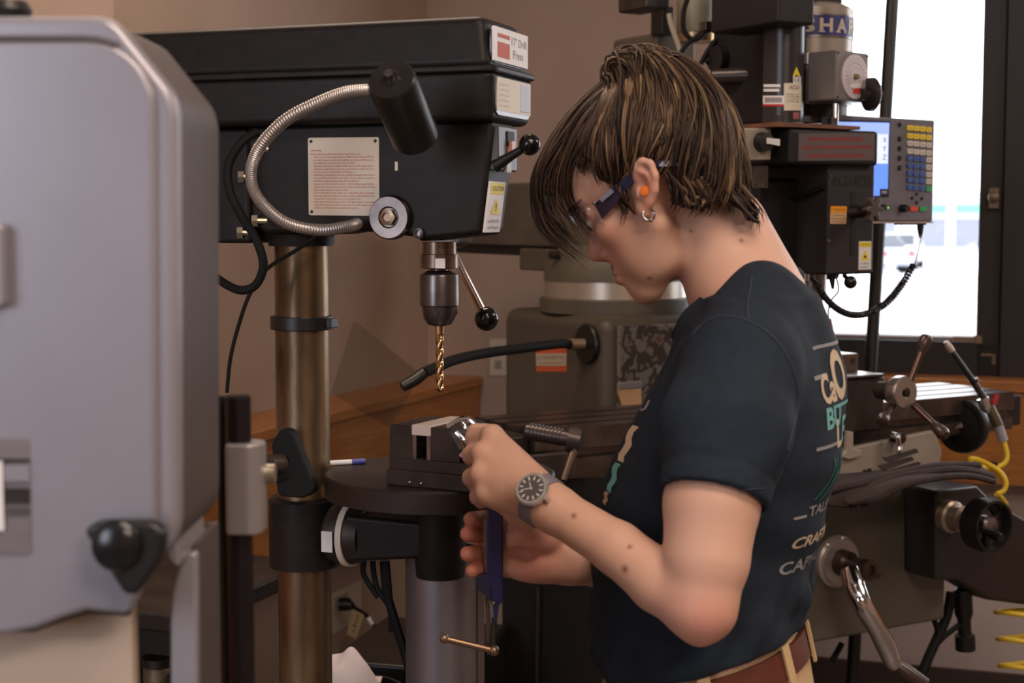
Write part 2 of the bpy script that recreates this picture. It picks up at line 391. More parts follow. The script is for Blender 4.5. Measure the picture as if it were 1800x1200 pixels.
# head casting
W2 = .056
pts = [D.hit(x, y, 1, -W2) for x, y in ((430, 222), (862, 208), (866, 226), (856, 316), (844, 412), (738, 424), (726, 416), (622, 405), (582, 412), (470, 412), (440, 395))]
MB().prism(pts, (0, W2 + .034, 0)).build('head_casting', black, drill, bevel=.008, segs=3)
zh = zc(432); zh1 = zc(402)
MB().lathe([(.0392, zh), (.0465, zh), (.0485, zh1), (.02, zh1 + .01)], n=32).build('column_clamp', black, drill)
# pulley cover
W3 = .080
def coverpart(name, y0, y1, wd, xr, taper, bev):
    zt, zb = D.hit(850, y0, 1, -wd).z, D.hit(850, y1, 1, -wd).z; xf = D.hit(xr, (y0 + y1) / 2, 1, -wd).x
    lo = [V((-.42, -wd, zb)), V((xf, -wd, zb)), V((xf, wd, zb)), V((-.42, wd, zb))]
    hi = [V((-.42, -wd + taper, zt)), V((xf - taper, -wd + taper, zt)), V((xf - taper, wd - taper, zt)), V((-.42, wd - taper, zt))]
    lo = rpoly(lo, .016, 5); hi = rpoly(hi, .016, 5); n = len(lo)
    MB().add(lo + hi, [tuple(range(n - 1, -1, -1)), tuple(range(n, 2 * n))] + [(i, (i + 1) % n, n + (i + 1) % n, n + i) for i in range(n)]).build(name, black, drill, bevel=bev, segs=3)
    return xf, zt, zb
xf, zlt, zlb = coverpart('pulley_cover_base', 122, 212, W3, 862, -.004, .010)
xu, zut, zub = coverpart('pulley_cover_lid', 24, 118, W3 + .001, 858, .010, .012)
lo = rpoly([V((-.423, -W3 - .007, zub - .006)), V((xf + .008, -W3 - .007, zub - .006)), V((xf + .008, W3 + .007, zub - .006)), V((-.423, W3 + .007, zub - .006))], .02, 5)
MB().prism(lo, (0, 0, .009)).build('lid_rim', black, drill, bevel=.003)
# front nose of the cover: lighter plates, window reflection put into their colour; stickers on it
nosem = mat('lit_enamel_nose', (58, 52, 54), .34, coat=.4)
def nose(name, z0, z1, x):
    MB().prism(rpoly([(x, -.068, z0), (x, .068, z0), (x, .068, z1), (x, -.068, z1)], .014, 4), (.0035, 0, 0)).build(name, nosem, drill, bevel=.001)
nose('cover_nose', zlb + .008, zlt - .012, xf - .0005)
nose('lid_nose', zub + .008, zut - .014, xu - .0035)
def fpl(y0, z0, x): return Pl((x, y0, z0), (0, 1, 0), (0, 0, 1))
pl = fpl(-.067, zub + .010, xu + .0005); h = .045
plate('name_sticker', pl, 0, 0, .132, h, white, drill, th=.0034)
mb = MB(); mb.add([pl.pt(a, b, .0034) for a, b in ((.012, .006), (.058, .006), (.058, .026), (.012, .026))], [(0, 1, 2, 3)])
mb.add([pl.pt(a, b, .0034) for a, b in ((.012, .032), (.058, .032), (.058, .037), (.012, .037))], [(0, 1, 2, 3)]); mb.build('red_logo', redsoft, drill)
mb = MB(); lettering(mb, '17" Drill', pl, .066, .026, .124, .037, .0034); lettering(mb, 'Press', pl, .072, .009, .112, .02, .0034); mb.build('sticker_lettering', mat('grey_print', (130, 122, 124), .5), drill)
pl = fpl(-.064, zlt - .052, xf + .003)
plate('paper_label', pl, 0, 0, .132, .044, mat('pale_paper', (222, 216, 205), .6), drill)
plate('blue_corner', pl, .09, .004, .124, .04, mat('pale_blue_print', (196, 206, 224), .6), drill, h0=.0006)
mb = MB()
for k in range(5): scribble(mb, pl, .006, .006 + k * .007, .045, .009 + k * .007, .0012)
mb.build('paper_print', mat('faint_tan_print', (196, 176, 150), .6), drill)
# instruction plate
pl, wd, ht = rect(D, 1, -W2, 543, 241, 667, 378)
plate('instruction_plate', pl, 0, 0, wd, ht, mat('cream_plate', (205, 194, 176), .45), drill, th=.0022, r=.003)
mb = MB(); rn = random.Random(3)
lettering(mb, 'Warning', pl, .004, ht - .0195, .02, ht - .016, .0022)
for k in range(19):
    ind = .009 if k else .004; y = ht - .0235 - k * .0041
    scribble(mb, pl, ind, y, wd - (.006 if k % 3 else rn.uniform(.02, .05)), y + .0024, .0022, rn)
mb.build('plate_print', redsoft, drill)
for a, b in ((.005, .005), (wd - .005, .005), (.005, ht - .005), (wd - .005, ht - .005)):
    MB().lathe([(.0022, 0), (.0022, .001), (.001, .0018)], pl.pt(a, b, .0018), pl.n, 10).build('rivet', darksteel, drill)
# spindle lock dial, bolt
a = D.hit(689, 382, 1, -W2)
MB().lathe([(0, -.006), (.029, -.004), (.0305, 0), (.0305, .008), (.028, .012), (.015, .012), (.013, .010), (0, .010)], a, (0, -1, 0), 40).build('feed_stop_dial', steel, drill)
MB().lathe([(0, .009), (.012, .009), (.012, .017), (.007, .018), (.006, .015), (0, .015)], a, (0, -1, 0), 6).build('hex_nut', mat('brassy_steel', (150, 128, 106), .35, .9), drill)
a = D.hit(738, 410, 1, -W2)
MB().lathe([(0, -.004), (.0075, -.003), (.0075, .006), (.004, .007), (.0035, .003), (0, .003)], a, (0, -1, 0), 16).build('set_screw', steel, drill)
# front switch box with slot, lever with ball, caution strip
fx = lambda py: D.hit(884, py, 1, 0).x
xs = D.hit(864, 250, 1, -W2).x + .003
zt, zb = D.hit(872, 222, 1, -.03).z, D.hit(872, 300, 1, -.03).z
MB().box((xs - .03, -.048, zb), (xs + .004, .026, zt)).build('switch_bracket', mat('grey_bracket', (72, 66, 66), .4), drill, bevel=.002)
MB().box((xs + .003, -.018, zb + .034), (xs + .006, .008, zt - .006)).build('switch_slot', mat('slot_black', (8, 8, 8), .6), drill)
MB().box((xs + .004, -.012, zb + .02), (xs + .010, .002, zb + .04)).build('switch_key', mat('pink_key', (200, 140, 130), .4), drill)
MB().box((xs + .003, -.024, zb - .002), (xs + .007, -.006, zb + .012)).build('switch_tab', white, drill)
p0 = D.hit(868, 293, 1, -.045); p1 = D.hit(931, 254, 1, -.035)
MB().tube([p0, p0.lerp(p1, .5), p1], [.009, .006, .005], 12).build('speed_lever', blackpl, drill)
MB().sphere(p1, .0145, 20, 14).build('lever_ball', mat('gloss_black_ball', (16, 15, 15), .18), drill)
a, b = D.hit(857, 318, 1, -W2), D.hit(846, 408, 1, -W2); a.y = b.y = -.028; up = (a - b).normalized()
pl = Pl(b + V((.001, 0, 0)), (0, 1, 0), up); hh = (a - b).length
plate('caution_strip', pl, -.025, 0, .033, hh, white, drill, th=.003)
plate('caution_band', pl, -.022, hh * .76, .03, hh * .97, yellow, drill, h0=.002)
mb = MB().add([pl.pt(a, b, .0034) for a, b in ((-.014, hh * .36), (.022, hh * .36), (.004, hh * .68))], [(0, 1, 2)]); mb.build('hazard_triangle', yellow, drill)
mb = MB(); lettering(mb, 'CAUTION', pl, -.018, hh * .82, .026, hh * .91, .0036)
lettering(mb, '!', pl, .002, hh * .42, .006, hh * .58, .004, .02)
scribble(mb, pl, -.018, hh * .2, .026, hh * .27, .0036); scribble(mb, pl, -.018, hh * .07, .026, hh * .14, .0036); mb.build('caution_print', inkblack, drill)
# quill, chuck, bit
def sz(py): return P(763, py, 2.142).z
MB().lathe([(0, sz(425)), (.024, sz(425)), (.024, sz(446)), (.0265, sz(447)), (.0265, sz(470)), (.02, sz(472)), (.012, sz(473)), (.012, sz(480))], (QX, 0, 0), n=32).build('quill', mat('worn_quill', (140, 120, 104), .3, .9, c2=(104, 88, 78), scale=20), drill)
a = D.hit(786, 461, 1, -.026); MB().box((QX + .006, -.0285, sz(470)), (QX + .019, -.024, sz(453))).build('quill_tag', white, drill)
mb = MB().lathe([(.0, sz(474)), (.016, sz(475)), (.0268, sz(482)), (.0275, sz(486)), (.0275, sz(536)), (.0245, sz(538)), (.0225, sz(558)), (.0165, sz(570)), (.008, sz(573)), (0, sz(573))], (QX, 0, 0), n=40)
mb.build('chuck', mat('chuck_steel', (112, 104, 102), .3, .9, c2=(90, 83, 80), scale=30), drill)
for k in range(3):
    t = R(40 + 120 * k); MB().cyl((QX + .023 * math.cos(t), .023 * math.sin(t), sz(548)), (QX + .0255 * math.cos(t), .0255 * math.sin(t), sz(548)), .004, n=10).build('key_hole', inkblack, drill)
# twist bit: two-fluted helical section
vs, fs = [], []; n = 16; N = 60; za, zz = sz(690), sz(572); rb = .0058
for i in range(N + 1):
    t = i / N; z = za + (zz - za) * t; tw = max(t, 0) * 2.6 * 2 * math.pi if t < .82 else .82 * 2.6 * 2 * math.pi
    tip = min(1, t / .04) if t < .04 else 1
    for k in range(n):
        a = 2 * math.pi * k / n; fl = 1 if t > .86 else .52 + .48 * abs(math.cos(a)) ** .5
        r = rb * fl * (.15 + .85 * tip); vs.append((QX + r * math.cos(a + tw), r * math.sin(a + tw), z))
fs = [(i * n + k, i * n + (k + 1) % n, (i + 1) * n + (k + 1) % n, (i + 1) * n + k) for i in range(N) for k in range(n)] + [tuple(range(n - 1, -1, -1)), tuple(N * n + k for k in range(n))]
MB().add(vs, fs).build('drill_bit', mat('gold_titanium_bit', (196, 160, 116), .25, 1), drill)
# feed handles on the far side
hub = V((QX - .01, W2 + .02, D.hit(775, 405, 1, W2).z))
MB().lathe([(0, -.03), (.026, -.03), (.026, .02), (.02, .026), (0, .026)], hub, (0, 1, 0), 24).build('feed_hub', steel, drill)
e = D.hit(855, 560, 1, W2 + .03); s0 = D.hit(789, 432, 1, W2 + .02); dv = e - s0
MB().tube([hub, s0, e], .0062, 12).build('feed_handle', chrome, drill)
MB().sphere(e, .0175, 20, 14).build('handle_ball', MATS['gloss_black_ball'], drill)
for k in (120, 240):
    rot = M.Rotation(R(k), 3, 'Y'); e2 = hub + rot @ (dv.normalized() * .115)
    MB().tube([hub, e2], .0062, 12).build('feed_handle', chrome, drill); MB().sphere(e2, .0165, 16, 10).build('handle_ball', MATS['gloss_black_ball'], drill)
# work lamp on a metal gooseneck
gp = [(628, 393, -.075), (612, 398, -.10), (560, 404, -.14), (500, 390, -.17), (455, 350, -.19), (441, 308, -.20), (455, 262, -.205), (500, 213, -.215), (560, 181, -.225), (612, 162, -.235), (655, 158, -.24)]
lamp = MB().tube(spline([D.hit(x, y, 1, c) for x, y, c in gp], 12), .0075, 12).build('work_lamp', mat('gooseneck_metal', (190, 184, 180), .36, .9), drill, label='work lamp on a bent bright metal gooseneck')
sp_ = spline([D.hit(x, y, 1, c) for x, y, c in gp], 40); mb = MB()
for i in range(2, len(sp_) - 3, 3):
    mb.lathe([(.0075, -.0009), (.0083, 0), (.0075, .0009)], sp_[i], sp_[i + 1] - sp_[i - 1], 10, caps=False)
mb.build('gooseneck_ridge', MATS['gooseneck_metal'], lamp, kind='stuff')
a, b = D.at(686, 136, 1.875), D.at(729, 238, 1.975); ax = (b - a).normalized(); ln = (b - a).length
MB().lathe([(0, 0), (.010, -.001), (.013, .003), (.028, .004), (.031, .009), (.031, ln), (.028, ln), (.026, .02), (0, .02)], a, ax, 36).build('lamp_shade', mat('satin_black_shade', (26, 23, 22), .36), lamp)
MB().lathe([(0, -.010), (.006, -.009), (.007, .001)], a, ax, 12).build('cap_screw', steel, lamp)
MB().sphere(b - ax * .03, .02, 14, 10).build('lamp_bulb', mat('frosted_bulb', (210, 205, 195), .4), lamp)
# motor and bracket behind the column
a = D.hit(418, 400, 1, 0); zm0, zm1 = zc(462, 2.3), zc(262, 2.3)
mx = -.235
MB().lathe([(0, zm0 - .002), (.06, zm0), (.078, zm0 + .012), (.082, zm0 + .03), (.082, zm1 - .02), (.07, zm1), (0, zm1)], (mx, 0, 0), n=36).build('motor', black, drill)
MB().box((-.15, -.06, zc(425, 2.3)), (-.05, .05, zc(235, 2.3))).build('motor_bracket', black, drill, bevel=.006)
bm = mat('pale_bolt', (176, 166, 146), .35, .8)
for x, y in ((424, 311), (422, 409), (448, 388), (450, 262)):
    c = D.hit(x, y, 1, -W2 - .006)
    MB().lathe([(0, -.004), (.009, -.004), (.009, .004), (0, .005)], c + V((.0, 0, 0)), (-.9, -.4, 0), 6).cyl(c, c + V((.014, .009, 0)), .0045, n=10).build('motor_bolt', bm, drill)
cord = [(452, 232, -.08), (425, 250, -.10), (402, 290, -.11), (404, 335, -.115), (425, 380, -.12), (450, 420, -.12), (463, 465, -.12), (450, 500, -.12), (425, 510, -.12), (398, 500, -.11), (370, 480, -.1)]
MB().tube(spline([D.hit(*p[:2], 1, p[2]) for p in cord], 8), .0062, 10).build('motor_cord', rubber, drill)
cord = [(560, 412, -.078), (520, 440, -.08), (470, 472, -.10), (440, 515, -.12), (420, 570, -.12), (405, 630, -.12), (399, 690, -.12)]
MB().tube(spline([D.hit(*p[:2], 1, p[2]) for p in cord], 8), .0028, 8).build('thin_wire', rubber, drill)
a = D.hit(697, 292, 1, -W2); MB().box((a.x - .002, -W2 - .001, a.z - .006), (a.x + .002, -W2 + .001, a.z + .006)).build('paint_chip', cream, drill)
# cables under the arm
for pts in (((655, 985), (662, 1030), (690, 1075), (695, 1110)), ((675, 985), (680, 1040), (694, 1090), (712, 1150), (724, 1200), (730, 1260)), ((680, 985), (686, 1060), (688, 1110)), ((640, 985), (640, 1010), (665, 1050))):
    MB().tube(spline([D.hit(x, y, 1, .05) for x, y in pts], 6), .007 if pts[0][0] == 675 else .0045, 8).build('power_cable', rubber, drill)

# ---------------------------------------------------------------- vise on the drill table and what it holds
q = P(758, 825, 2.085); VF = Frame((q.x, q.y, ztop), R(-28))
vise = thing('drill_vise', 'dark steel drill vise standing on the round drill press table', 'vise', VF)
vm = mat('dark_vise_iron', (66, 57, 52), .42, .6, c2=(52, 44, 40), scale=25)
zv = lambda py: VF.hit(720, py, 1, -.05).z
xv = lambda px, py=790: VF.hit(px, py, 1, -.05).x
x_l, x_a, x_b, x_r = xv(684), xv(724), xv(757), xv(803); zj = zv(748); zbase = zv(806)
MB().box((x_l - .001, -.056, 0), (x_r + .028, .056, zv(826))).build('base_flange', vm, vise, bevel=.002)
MB().box((x_l, -.05, zv(826) - .001), (x_r + .026, -.018, zbase)).build('slide_rail', vm, vise, bevel=.0015)
MB().box((x_l, .018, zv(826) - .001), (x_r + .026, .05, zbase)).build('slide_rail', vm, vise, bevel=.0015)
MB().box((x_l, -.05, zbase - .002), (x_a, .05, zj)).build('fixed_jaw', vm, vise, bevel=.0025)
MB().prism(rpoly([(x_b, -.05, zbase), (x_r + .004, -.05, zbase), (x_r + .004, -.05, zbase + .016), (x_r - .012, -.05, zj), (x_b, -.05, zj)], [.001, .001, .006, .012, .001]), (0, .1, 0)).build('movable_jaw', vm, vise, bevel=.002)
MB().cyl((x_a, 0, zbase + .012), (x_r + .05, 0, zbase + .012), .008, n=16).build('screw', steel, vise)
MB().lathe([(.02, 0), (.021, .004), (.019, .012), (.014, .016)], (x_r + .005, 0, zbase + .022), (.85, 0, .3), 28, caps=False).build('thrust_collar', chrome, vise)
MB().box((x_r + .012, -.03, zbase - .002), (x_r + .026, .03, zbase + .018)).build('end_cap', vm, vise, bevel=.003)
MB().lathe([(0, 0), (.011, 0), (.012, .004), (.012, .02), (.008, .024), (0, .024)], (x_r + .022, 0, zbase + .016), (.9, 0, .2), 20).build('screw_head', chrome, vise)
MB().tube([(x_r + .040, -.036, zbase + .028), (x_r + .040, .036, zbase + .012)], .0035, 10).build('turning_bar', chrome, vise)
for pts in (((788, 750), (804, 740), (822, 736), (836, 746)), ((802, 760), (814, 774), (819, 790), (811, 801)), ((812, 742), (820, 752), (832, 756))):
    MB().tube(spline([VF.hit(x, y, 1, -.052) for x, y in pts], 6), .0042, 10).build('chrome_clip', chrome, vise)
for x in (720, 740):
    c = VF.hit(x, 838, 1, -.056); MB().sphere((c.x, -.056, .006), .003, 8, 6).build('flange_screw', steel, vise)
blk = thing('aluminium_block', 'pale aluminium block clamped between the drill vise jaws', 'metal block', Frame(VF.m @ V((0, 0, zv(764))), VF.rz))
MB().box((x_a, -.0505, 0), (x_b, .052, zv(746) - zv(764))).build('block_body', mat('bare_aluminium', (205, 190, 182), .45, .25), blk, bevel=.0008)
for x in (727, 752): MB().box((xv(x) - .003, -.048, zbase - zv(764) - 0.0), (xv(x) + .003, .048, .0005)).build('parallel_strip', steel, blk)
q = D.m @ D.hit(606, 817, 2, ztop); PF = Frame(q, R(20))
pen = thing('marker_pen', 'blue and white marker lying at the back of the drill table', 'pen', PF)
a = V((-.01, 0, .006))
MB().cyl((-.022, 0, .004), (.010, 0, .004), .0038, n=12).build('barrel', white, pen); MB().cyl((.010, 0, .004), (.030, .0, .004), .0042, n=12).build('cap', mat('blue_cap', (70, 74, 150), .4), pen)

# steel pipe standing under the table
q = P(782, 1100, 2.26); PFr = Frame((q.x, q.y, .06), 0)
pipe = thing('steel_pipe', 'wide galvanised steel pipe standing upright under the drill table', 'pipe', PFr)
zp = P(782, 977, 2.205).z - .06
galv = mat('galvanised_steel', (150, 146, 152), .36, .75, c2=(116, 112, 118), scale=7, stretch=(1, 1, .2))
MB().lathe([(.052, 0), (.0565, 0), (.0565, zp), (.052, zp), (.052, 0)], n=48, caps=False).build('pipe_wall', galv, pipe)
MB().lathe([(.0565, 0), (.062, 0), (.062, .03), (.0565, .03)], n=48).build('foot_ring', galv, pipe)
MB().box((.049, -.03, .0), (.0585, -.022, zp)).build('seam', mat('pipe_seam', (112, 92, 84), .5, .5), pipe)
MB().box((-.0565, -.018, .0), (-.049, -.006, zp)).build('seam', mat('rust_seam', (84, 62, 46), .6, .3), pipe)
# ================================================================ BANDSAW (near left)
S = Frame((-.50, 1.13, 0), 0)
saw = thing('bandsaw', 'silver bandsaw with a rounded wheel door and black triangular knob, close at left', 'bandsaw', S)
side = mat('dark_grey_side', (76, 67, 65), .5, 0)  # darker grey than the silver front, for sides and base
h = lambda x, y, c=0.0: S.hit(x, y, 1, c)
DEP = .172
pts = [h(x, y) for x, y in ((-420, 26), (196, 28), (303, 163), (311, 200), (314, 985), (-420, 985))]
pts = rpoly(pts, [.0, .012, .006, .006, .03, 0], 4)
MB().prism(pts, (0, .024, 0)).build('wheel_box_front', silverpaint, saw, bevel=.007, segs=4)
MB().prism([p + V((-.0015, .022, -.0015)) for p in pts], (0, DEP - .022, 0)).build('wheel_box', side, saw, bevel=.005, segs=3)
# lower edge plate that continues the box down the right side
pts = [h(x, y, .03) for x, y in ((286, 960), (311, 940), (316, 985), (312, 1000), (296, 985))]
MB().prism(pts, (0, .10, 0)).build('corner_flange', silverpaint, saw, bevel=.003)
# door: proud panel with rounded upper corner and waved lower edge
dp = [(-420, 70), (150, 70)] + [(150 + 122 * math.sin(R(t)), 192 - 122 * math.cos(R(t))) for t in range(10, 91, 8)]
dp += [(274, 600), (276, 940), (262, 1010), (226, 1080), (190, 1077), (150, 1074), (112, 1086), (62, 1106), (0, 1117), (-80, 1119), (-420, 1119)]
door = MB().prism([h(x, y, -.006) for x, y in dp], (0, .016, 0)).build('door', silverpaint, saw, bevel=.005, segs=3)
rim = [h(x, y, -.002) for x, y in dp[:5]]
MB().tube(rim, .0035, 8).build('door_gasket', mat('dark_gasket', (74, 70, 72), .6), door)
MB().prism([h(x, y, .012) for x, y in ((-420, 1000), (226, 1000), (226, 1083), (150, 1078), (112, 1090), (62, 1110), (-420, 1122))], (0, .01, 0)).build('door_edge', mat('dark_door_edge', (60, 54, 52), .6), door)  # dark strip behind the waved lower edge of the door
# knob
kp = [(145, 932), (168, 918), (268, 918), (290, 935), (283, 985), (240, 1046), (218, 1046)]
kn = MB().prism(rpoly([h(x, y, -.034) for x, y in kp], .006, 4), (0, .018, 0)).build('door_knob', blackpl, door, bevel=.005, segs=3)
c = h(205, 958, -.035); MB().sphere(c, (.0185, .009, .0195), 24, 14).build('knob_dome', mat('glossy_black_dome', (20, 20, 22), .25), kn)
MB().cyl(h(225, 975, -.017), h(225, 975, .0), .012, n=18).build('knob_shank', blackpl, kn)
# latch plate, strip and dark window at the frame edge
pl = Pl(h(-60, 540, -.006), (1, 0, 0), (0, 0, 1)); wd = h(14, 400, -.006).x - pl.o.x; ht = h(0, 392, -.006).z - pl.o.z
MB().prism(rpoly([pl.pt(0, 0), pl.pt(wd, 0), pl.pt(wd, ht), pl.pt(0, ht)], .006, 4), pl.n * .012).build('door_latch', silverpaint, door, bevel=.003)
pl, wd, ht = rect(S, 1, -.006, -90, 770, 54, 975)
plate('door_window', pl, 0, 0, wd, ht, mat('smoky_window', (112, 106, 112), .2, .2, c2=(140, 134, 138), scale=12, stretch=(.2, 1, 2)), door, r=.004)
for y0, y1, m in ((812, 806, darksteel), (845, 818, silverpaint), (885, 858, darksteel), (905, 892, steel)):
    p2, w2, h2 = rect(S, 1, -.007, -90, y1, 52, y0); plate('window_stripe', p2, 0, 0, w2, h2, m, door, th=.0012)  # dark and pale stripes across the pane
pl, wd, ht = rect(S, 1, -.0085, -60, 810, 6, 932); plate('white_strip', pl, 0, 0, wd, ht, white, door)  # plain white strip at the left of the door
# tension knob on top
c = h(10, 28, .07); MB().lathe([(0, -.01), (.018, -.005), (.020, .004), (.016, .011), (0, .013)], c, (0, 0, 1), 24).build('tension_knob', blackpl, saw)
# tan neck below the door
a, b = h(-420, 1075, .05), h(233, 1075, .05)
MB().box((a.x, .05, 0.02), (b.x, .068, a.z + .03)).build('frame_neck', mat('tan_machine_paint', (190, 170, 150), .5), saw, bevel=.003)
MB().box((a.x - .0, -.05, 0), (b.x + .1, DEP + .02, .06)).build('base', side, saw, bevel=.004)
# blade guard under the box
a, b, c = h(300, 1100, .06), h(344, 1100, .06), h(308, 1100, DEP)
zt = h(330, 990, .06).z
pts = [V((h(x, y, .06).x, .06, h(x, y, .06).z)) for x, y in ((332, 972), (345, 972), (346, 1100), (347, 1330), (300, 1330), (299, 1100), (302, 1040), (316, 990))]
MB().prism(pts, (0, .014, 0)).build('blade_guard', silverpaint, saw, bevel=.004)
MB().box((a.x + .008, .0745, .05), (b.x - .001, .165, pts[0].z + .004)).build('guard_side', side, saw)  # dark side of the blade guard behind its thin silver front
# upright black post with its grey clamp beside the saw
q = P(424, 1100, 1.42); T = Frame((q.x, q.y, 0), 0)
po = thing('guide_post', 'black round steel post with a grey clamp sleeve beside the bandsaw', 'post', T)
zt = P(424, 690, 1.42).z
MB().lathe([(0, 0), (.06, 0), (.06, .012), (.013, .02), (.0118, .03), (.0118, zt - .002), (.0095, zt), (0, zt)], n=28).build('rod', mat('blued_steel_rod', (46, 42, 46), .3, .7), po)
z0, z1 = P(424, 932, 1.42).z, P(424, 772, 1.42).z
MB().prism(rpoly([(-.010, -.018, z0), (.014, -.020, z0), (.022, -.012, z0), (.024, .014, z0), (.01, .02, z0), (-.012, .02, z0)], .006), (0, 0, z1 - z0)).build('clamp_sleeve', greyalu, po, bevel=.003)
c = P(476, 832, 1.42); MB().cyl(T.i @ c + V((-.012, 0, 0)), T.i @ c + V((.004, 0, 0)), .009, n=16).build('clamp_bolt', mat('pale_bolt', (0, 0, 0)), po)
MB().cyl((-.017, .012, 0.02), (-.017, .012, zt - .002), .005, n=12).build('side_rod', blackpl, po)
# ================================================================ MILLING MACHINE (behind the person)
MF = Frame((.27, 4.0, 0), R(-60))                        # x: towards its operator, y: along the table
mill = thing('milling_machine', 'grey green knee milling machine with a black head behind the person', 'milling machine', MF)
X = lambda px, py, c: MF.hit(px, py, 0, c)               # on a plane facing the operator
Y = lambda px, py, c: MF.hit(px, py, 1, c)               # on a plane across the machine
blk = mat('black_machine_paint', (27, 24, 25), .5, c2=(32, 28, 29), scale=15, spec=.3)
# column with chipped paint on the operator side
cm = mat('chipped_column_paint', (80, 71, 60), .5, c2=(74, 66, 55), scale=8)
n = cm.node_tree.nodes; L = cm.node_tree.links
tc = n.new('ShaderNodeTexCoord'); sx = n.new('ShaderNodeSeparateXYZ'); L.new(tc.outputs['Object'], sx.inputs[0])
gt = n.new('ShaderNodeMath'); gt.operation = 'GREATER_THAN'; gt.inputs[1].default_value = .262; L.new(sx.outputs[0], gt.inputs[0])
nz = n.new('ShaderNodeTexNoise'); nz.inputs['Scale'].default_value = 26; nz.inputs['Detail'].default_value = 6; L.new(tc.outputs['Object'], nz.inputs['Vector'])
cr = n.new('ShaderNodeValToRGB'); cr.color_ramp.interpolation = 'CONSTANT'; cr.color_ramp.elements[0].color = lin((104, 98, 92)); cr.color_ramp.elements[1].position = .47; cr.color_ramp.elements[1].color = lin((52, 42, 36))
e = cr.color_ramp.elements.new(.60); e.color = lin((98, 92, 86)); e = cr.color_ramp.elements.new(.66); e.color = lin((96, 52, 38)); L.new(nz.outputs['Fac'], cr.inputs['Fac'])
mx = n.new('ShaderNodeMix'); mx.data_type = 'RGBA'; L.new(gt.outputs[0], mx.inputs[0])
base = [l.from_socket for l in L if l.to_socket == n['Principled BSDF'].inputs['Base Color']][0]
L.new(base, mx.inputs[6]); L.new(cr.outputs[0], mx.inputs[7]); L.new(mx.outputs[2], n['Principled BSDF'].inputs['Base Color'])
zcol = MF.at(1060, 548, 3.75).z
zcol = P(950, 547, 3.95).z
MB().box((-.25, -.2, .0), (.25, .2, zcol)).build('column', cm, mill, bevel=.035, segs=4)
MB().box((.249, -.17, .3), (.267, .17, zcol - .02)).build('column_face', cm, mill, bevel=.004)
MB().box((-.3, -.3, 0), (.95, .3, .09)).build('base', milgrey, mill, bevel=.02)
zr = [P(1080, y, 3.82).z for y in (547, 527, 497, 470, 432)]
MB().lathe([(0, zr[0] - .01), (.198, zr[0] - .01), (.198, zr[1] - .004), (.19, zr[1]), (0, zr[1])], n=56).build('turret_collar', milgrey, mill)
MB().lathe([(0, zr[1] - .001), (.186, zr[1] - .001), (.186, zr[2]), (0, zr[2])], n=56).build('turret_scale', mat('bright_scale_ring', (196, 184, 170), .3, .7), mill)
MB().lathe([(0, zr[2]), (.188, zr[2]), (.184, zr[3]), (.165, zr[3] + .03), (.14, zr[4]), (0, zr[4])], n=56).build('ram_turret', milgrey, mill)
yb = -.11
zrt, zrb = Y(920, 321, yb).z, Y(880, 432, yb).z
xl = Y(796, 400, yb).x
MB().box((xl, yb, zrb), (.50, .11, zrt)).build('ram', milgrey, mill, bevel=.008)
MB().box((xl - .0, yb + .01, zrb - .025), (.2, .10, zrb)).build('ram_dovetail', mat('dark_iron', (40, 34, 31), .6, .3), mill)  # plain dark iron along the underside of the ram
a = Y(911, 474, -.13); MB().box((a.x, -.128, a.z), (.1, .1, zrb - .004)).build('ram_saddle', milgrey, mill, bevel=.006)
c = Y(975, 448, -.185); MB().lathe([(0, -.01), (.012, -.01), (.012, .012), (0, .014)], c, (0, -1, 0), 6).build('lock_bolt', darksteel, mill)
# sticker and hose flange on the column side
pl, wd, ht = rect(MF, 1, -.2, 943, 616, 996, 657)
plate('dealer_sticker', pl, 0, 0, wd, ht, mat('orange_red_sticker', (196, 84, 48), .5), mill)
plate('sticker_band', pl, 0, ht * .24, wd, ht * .78, mat('tan_sticker_band', (180, 164, 140), .5), mill, h0=.0004)
mb = MB(); lettering(mb, 'ELT MACHINERY INC', pl, wd * .05, ht * .53, wd * .95, ht * .68, .0016); scribble(mb, pl, wd * .12, ht * .32, wd * .88, ht * .42, .0016); mb.build('sticker_print', inkblack, mill)
c = Y(1035, 604, -.2)
MB().lathe([(0, 0), (.05, 0), (.05, .008), (.046, .012), (.018, .014), (0, .014)], c, (0, -1, 0), 36).build('hose_flange', blackpl, mill)
hp = [c + V((0, -.012, 0)), c + V((-.01, -.05, .0)), MF.at(985, 604, 3.62), MF.at(925, 611, 3.5), MF.at(850, 621, 3.4), MF.at(800, 632, 3.3), MF.at(768, 645, 3.24), MF.at(745, 655, 3.2)]
hs = MB().tube(spline(hp, 8), .0115, 12).build('flexible_hose', rubber, mill, label='black flexible hose reaching out past the drill bit')
MB().tube([hp[-1] + V((0, 0, 0)), MF.at(730, 667, 3.19), MF.at(707, 680, 3.18)], [.0125, .013, .011], 14).build('hose_nozzle', blackpl, hs)
MB().cyl(c + V((0, -.012, 0)), c + V((-.014, -.055, 0)), .0135, n=16).build('hose_ferrule', mat('tan_ferrule', (130, 112, 92), .4, .3), hs)
a, b = X(1086, 684, .267), X(1130, 715, .267)
MB().prism([X(x, y, .267) for x, y in ((1084, 684), (1125, 682), (1125, 718), (1093, 718))], (.006, 0, 0)).build('wiper_pad', mat('tan_felt', (190, 150, 108), .8), mill)
MB().prism([X(x, y, .267) for x, y in ((1084, 684), (1084, 672), (1125, 668), (1125, 681))], (.009, 0, 0)).build('wiper_bracket', greyalu, mill, bevel=.002)
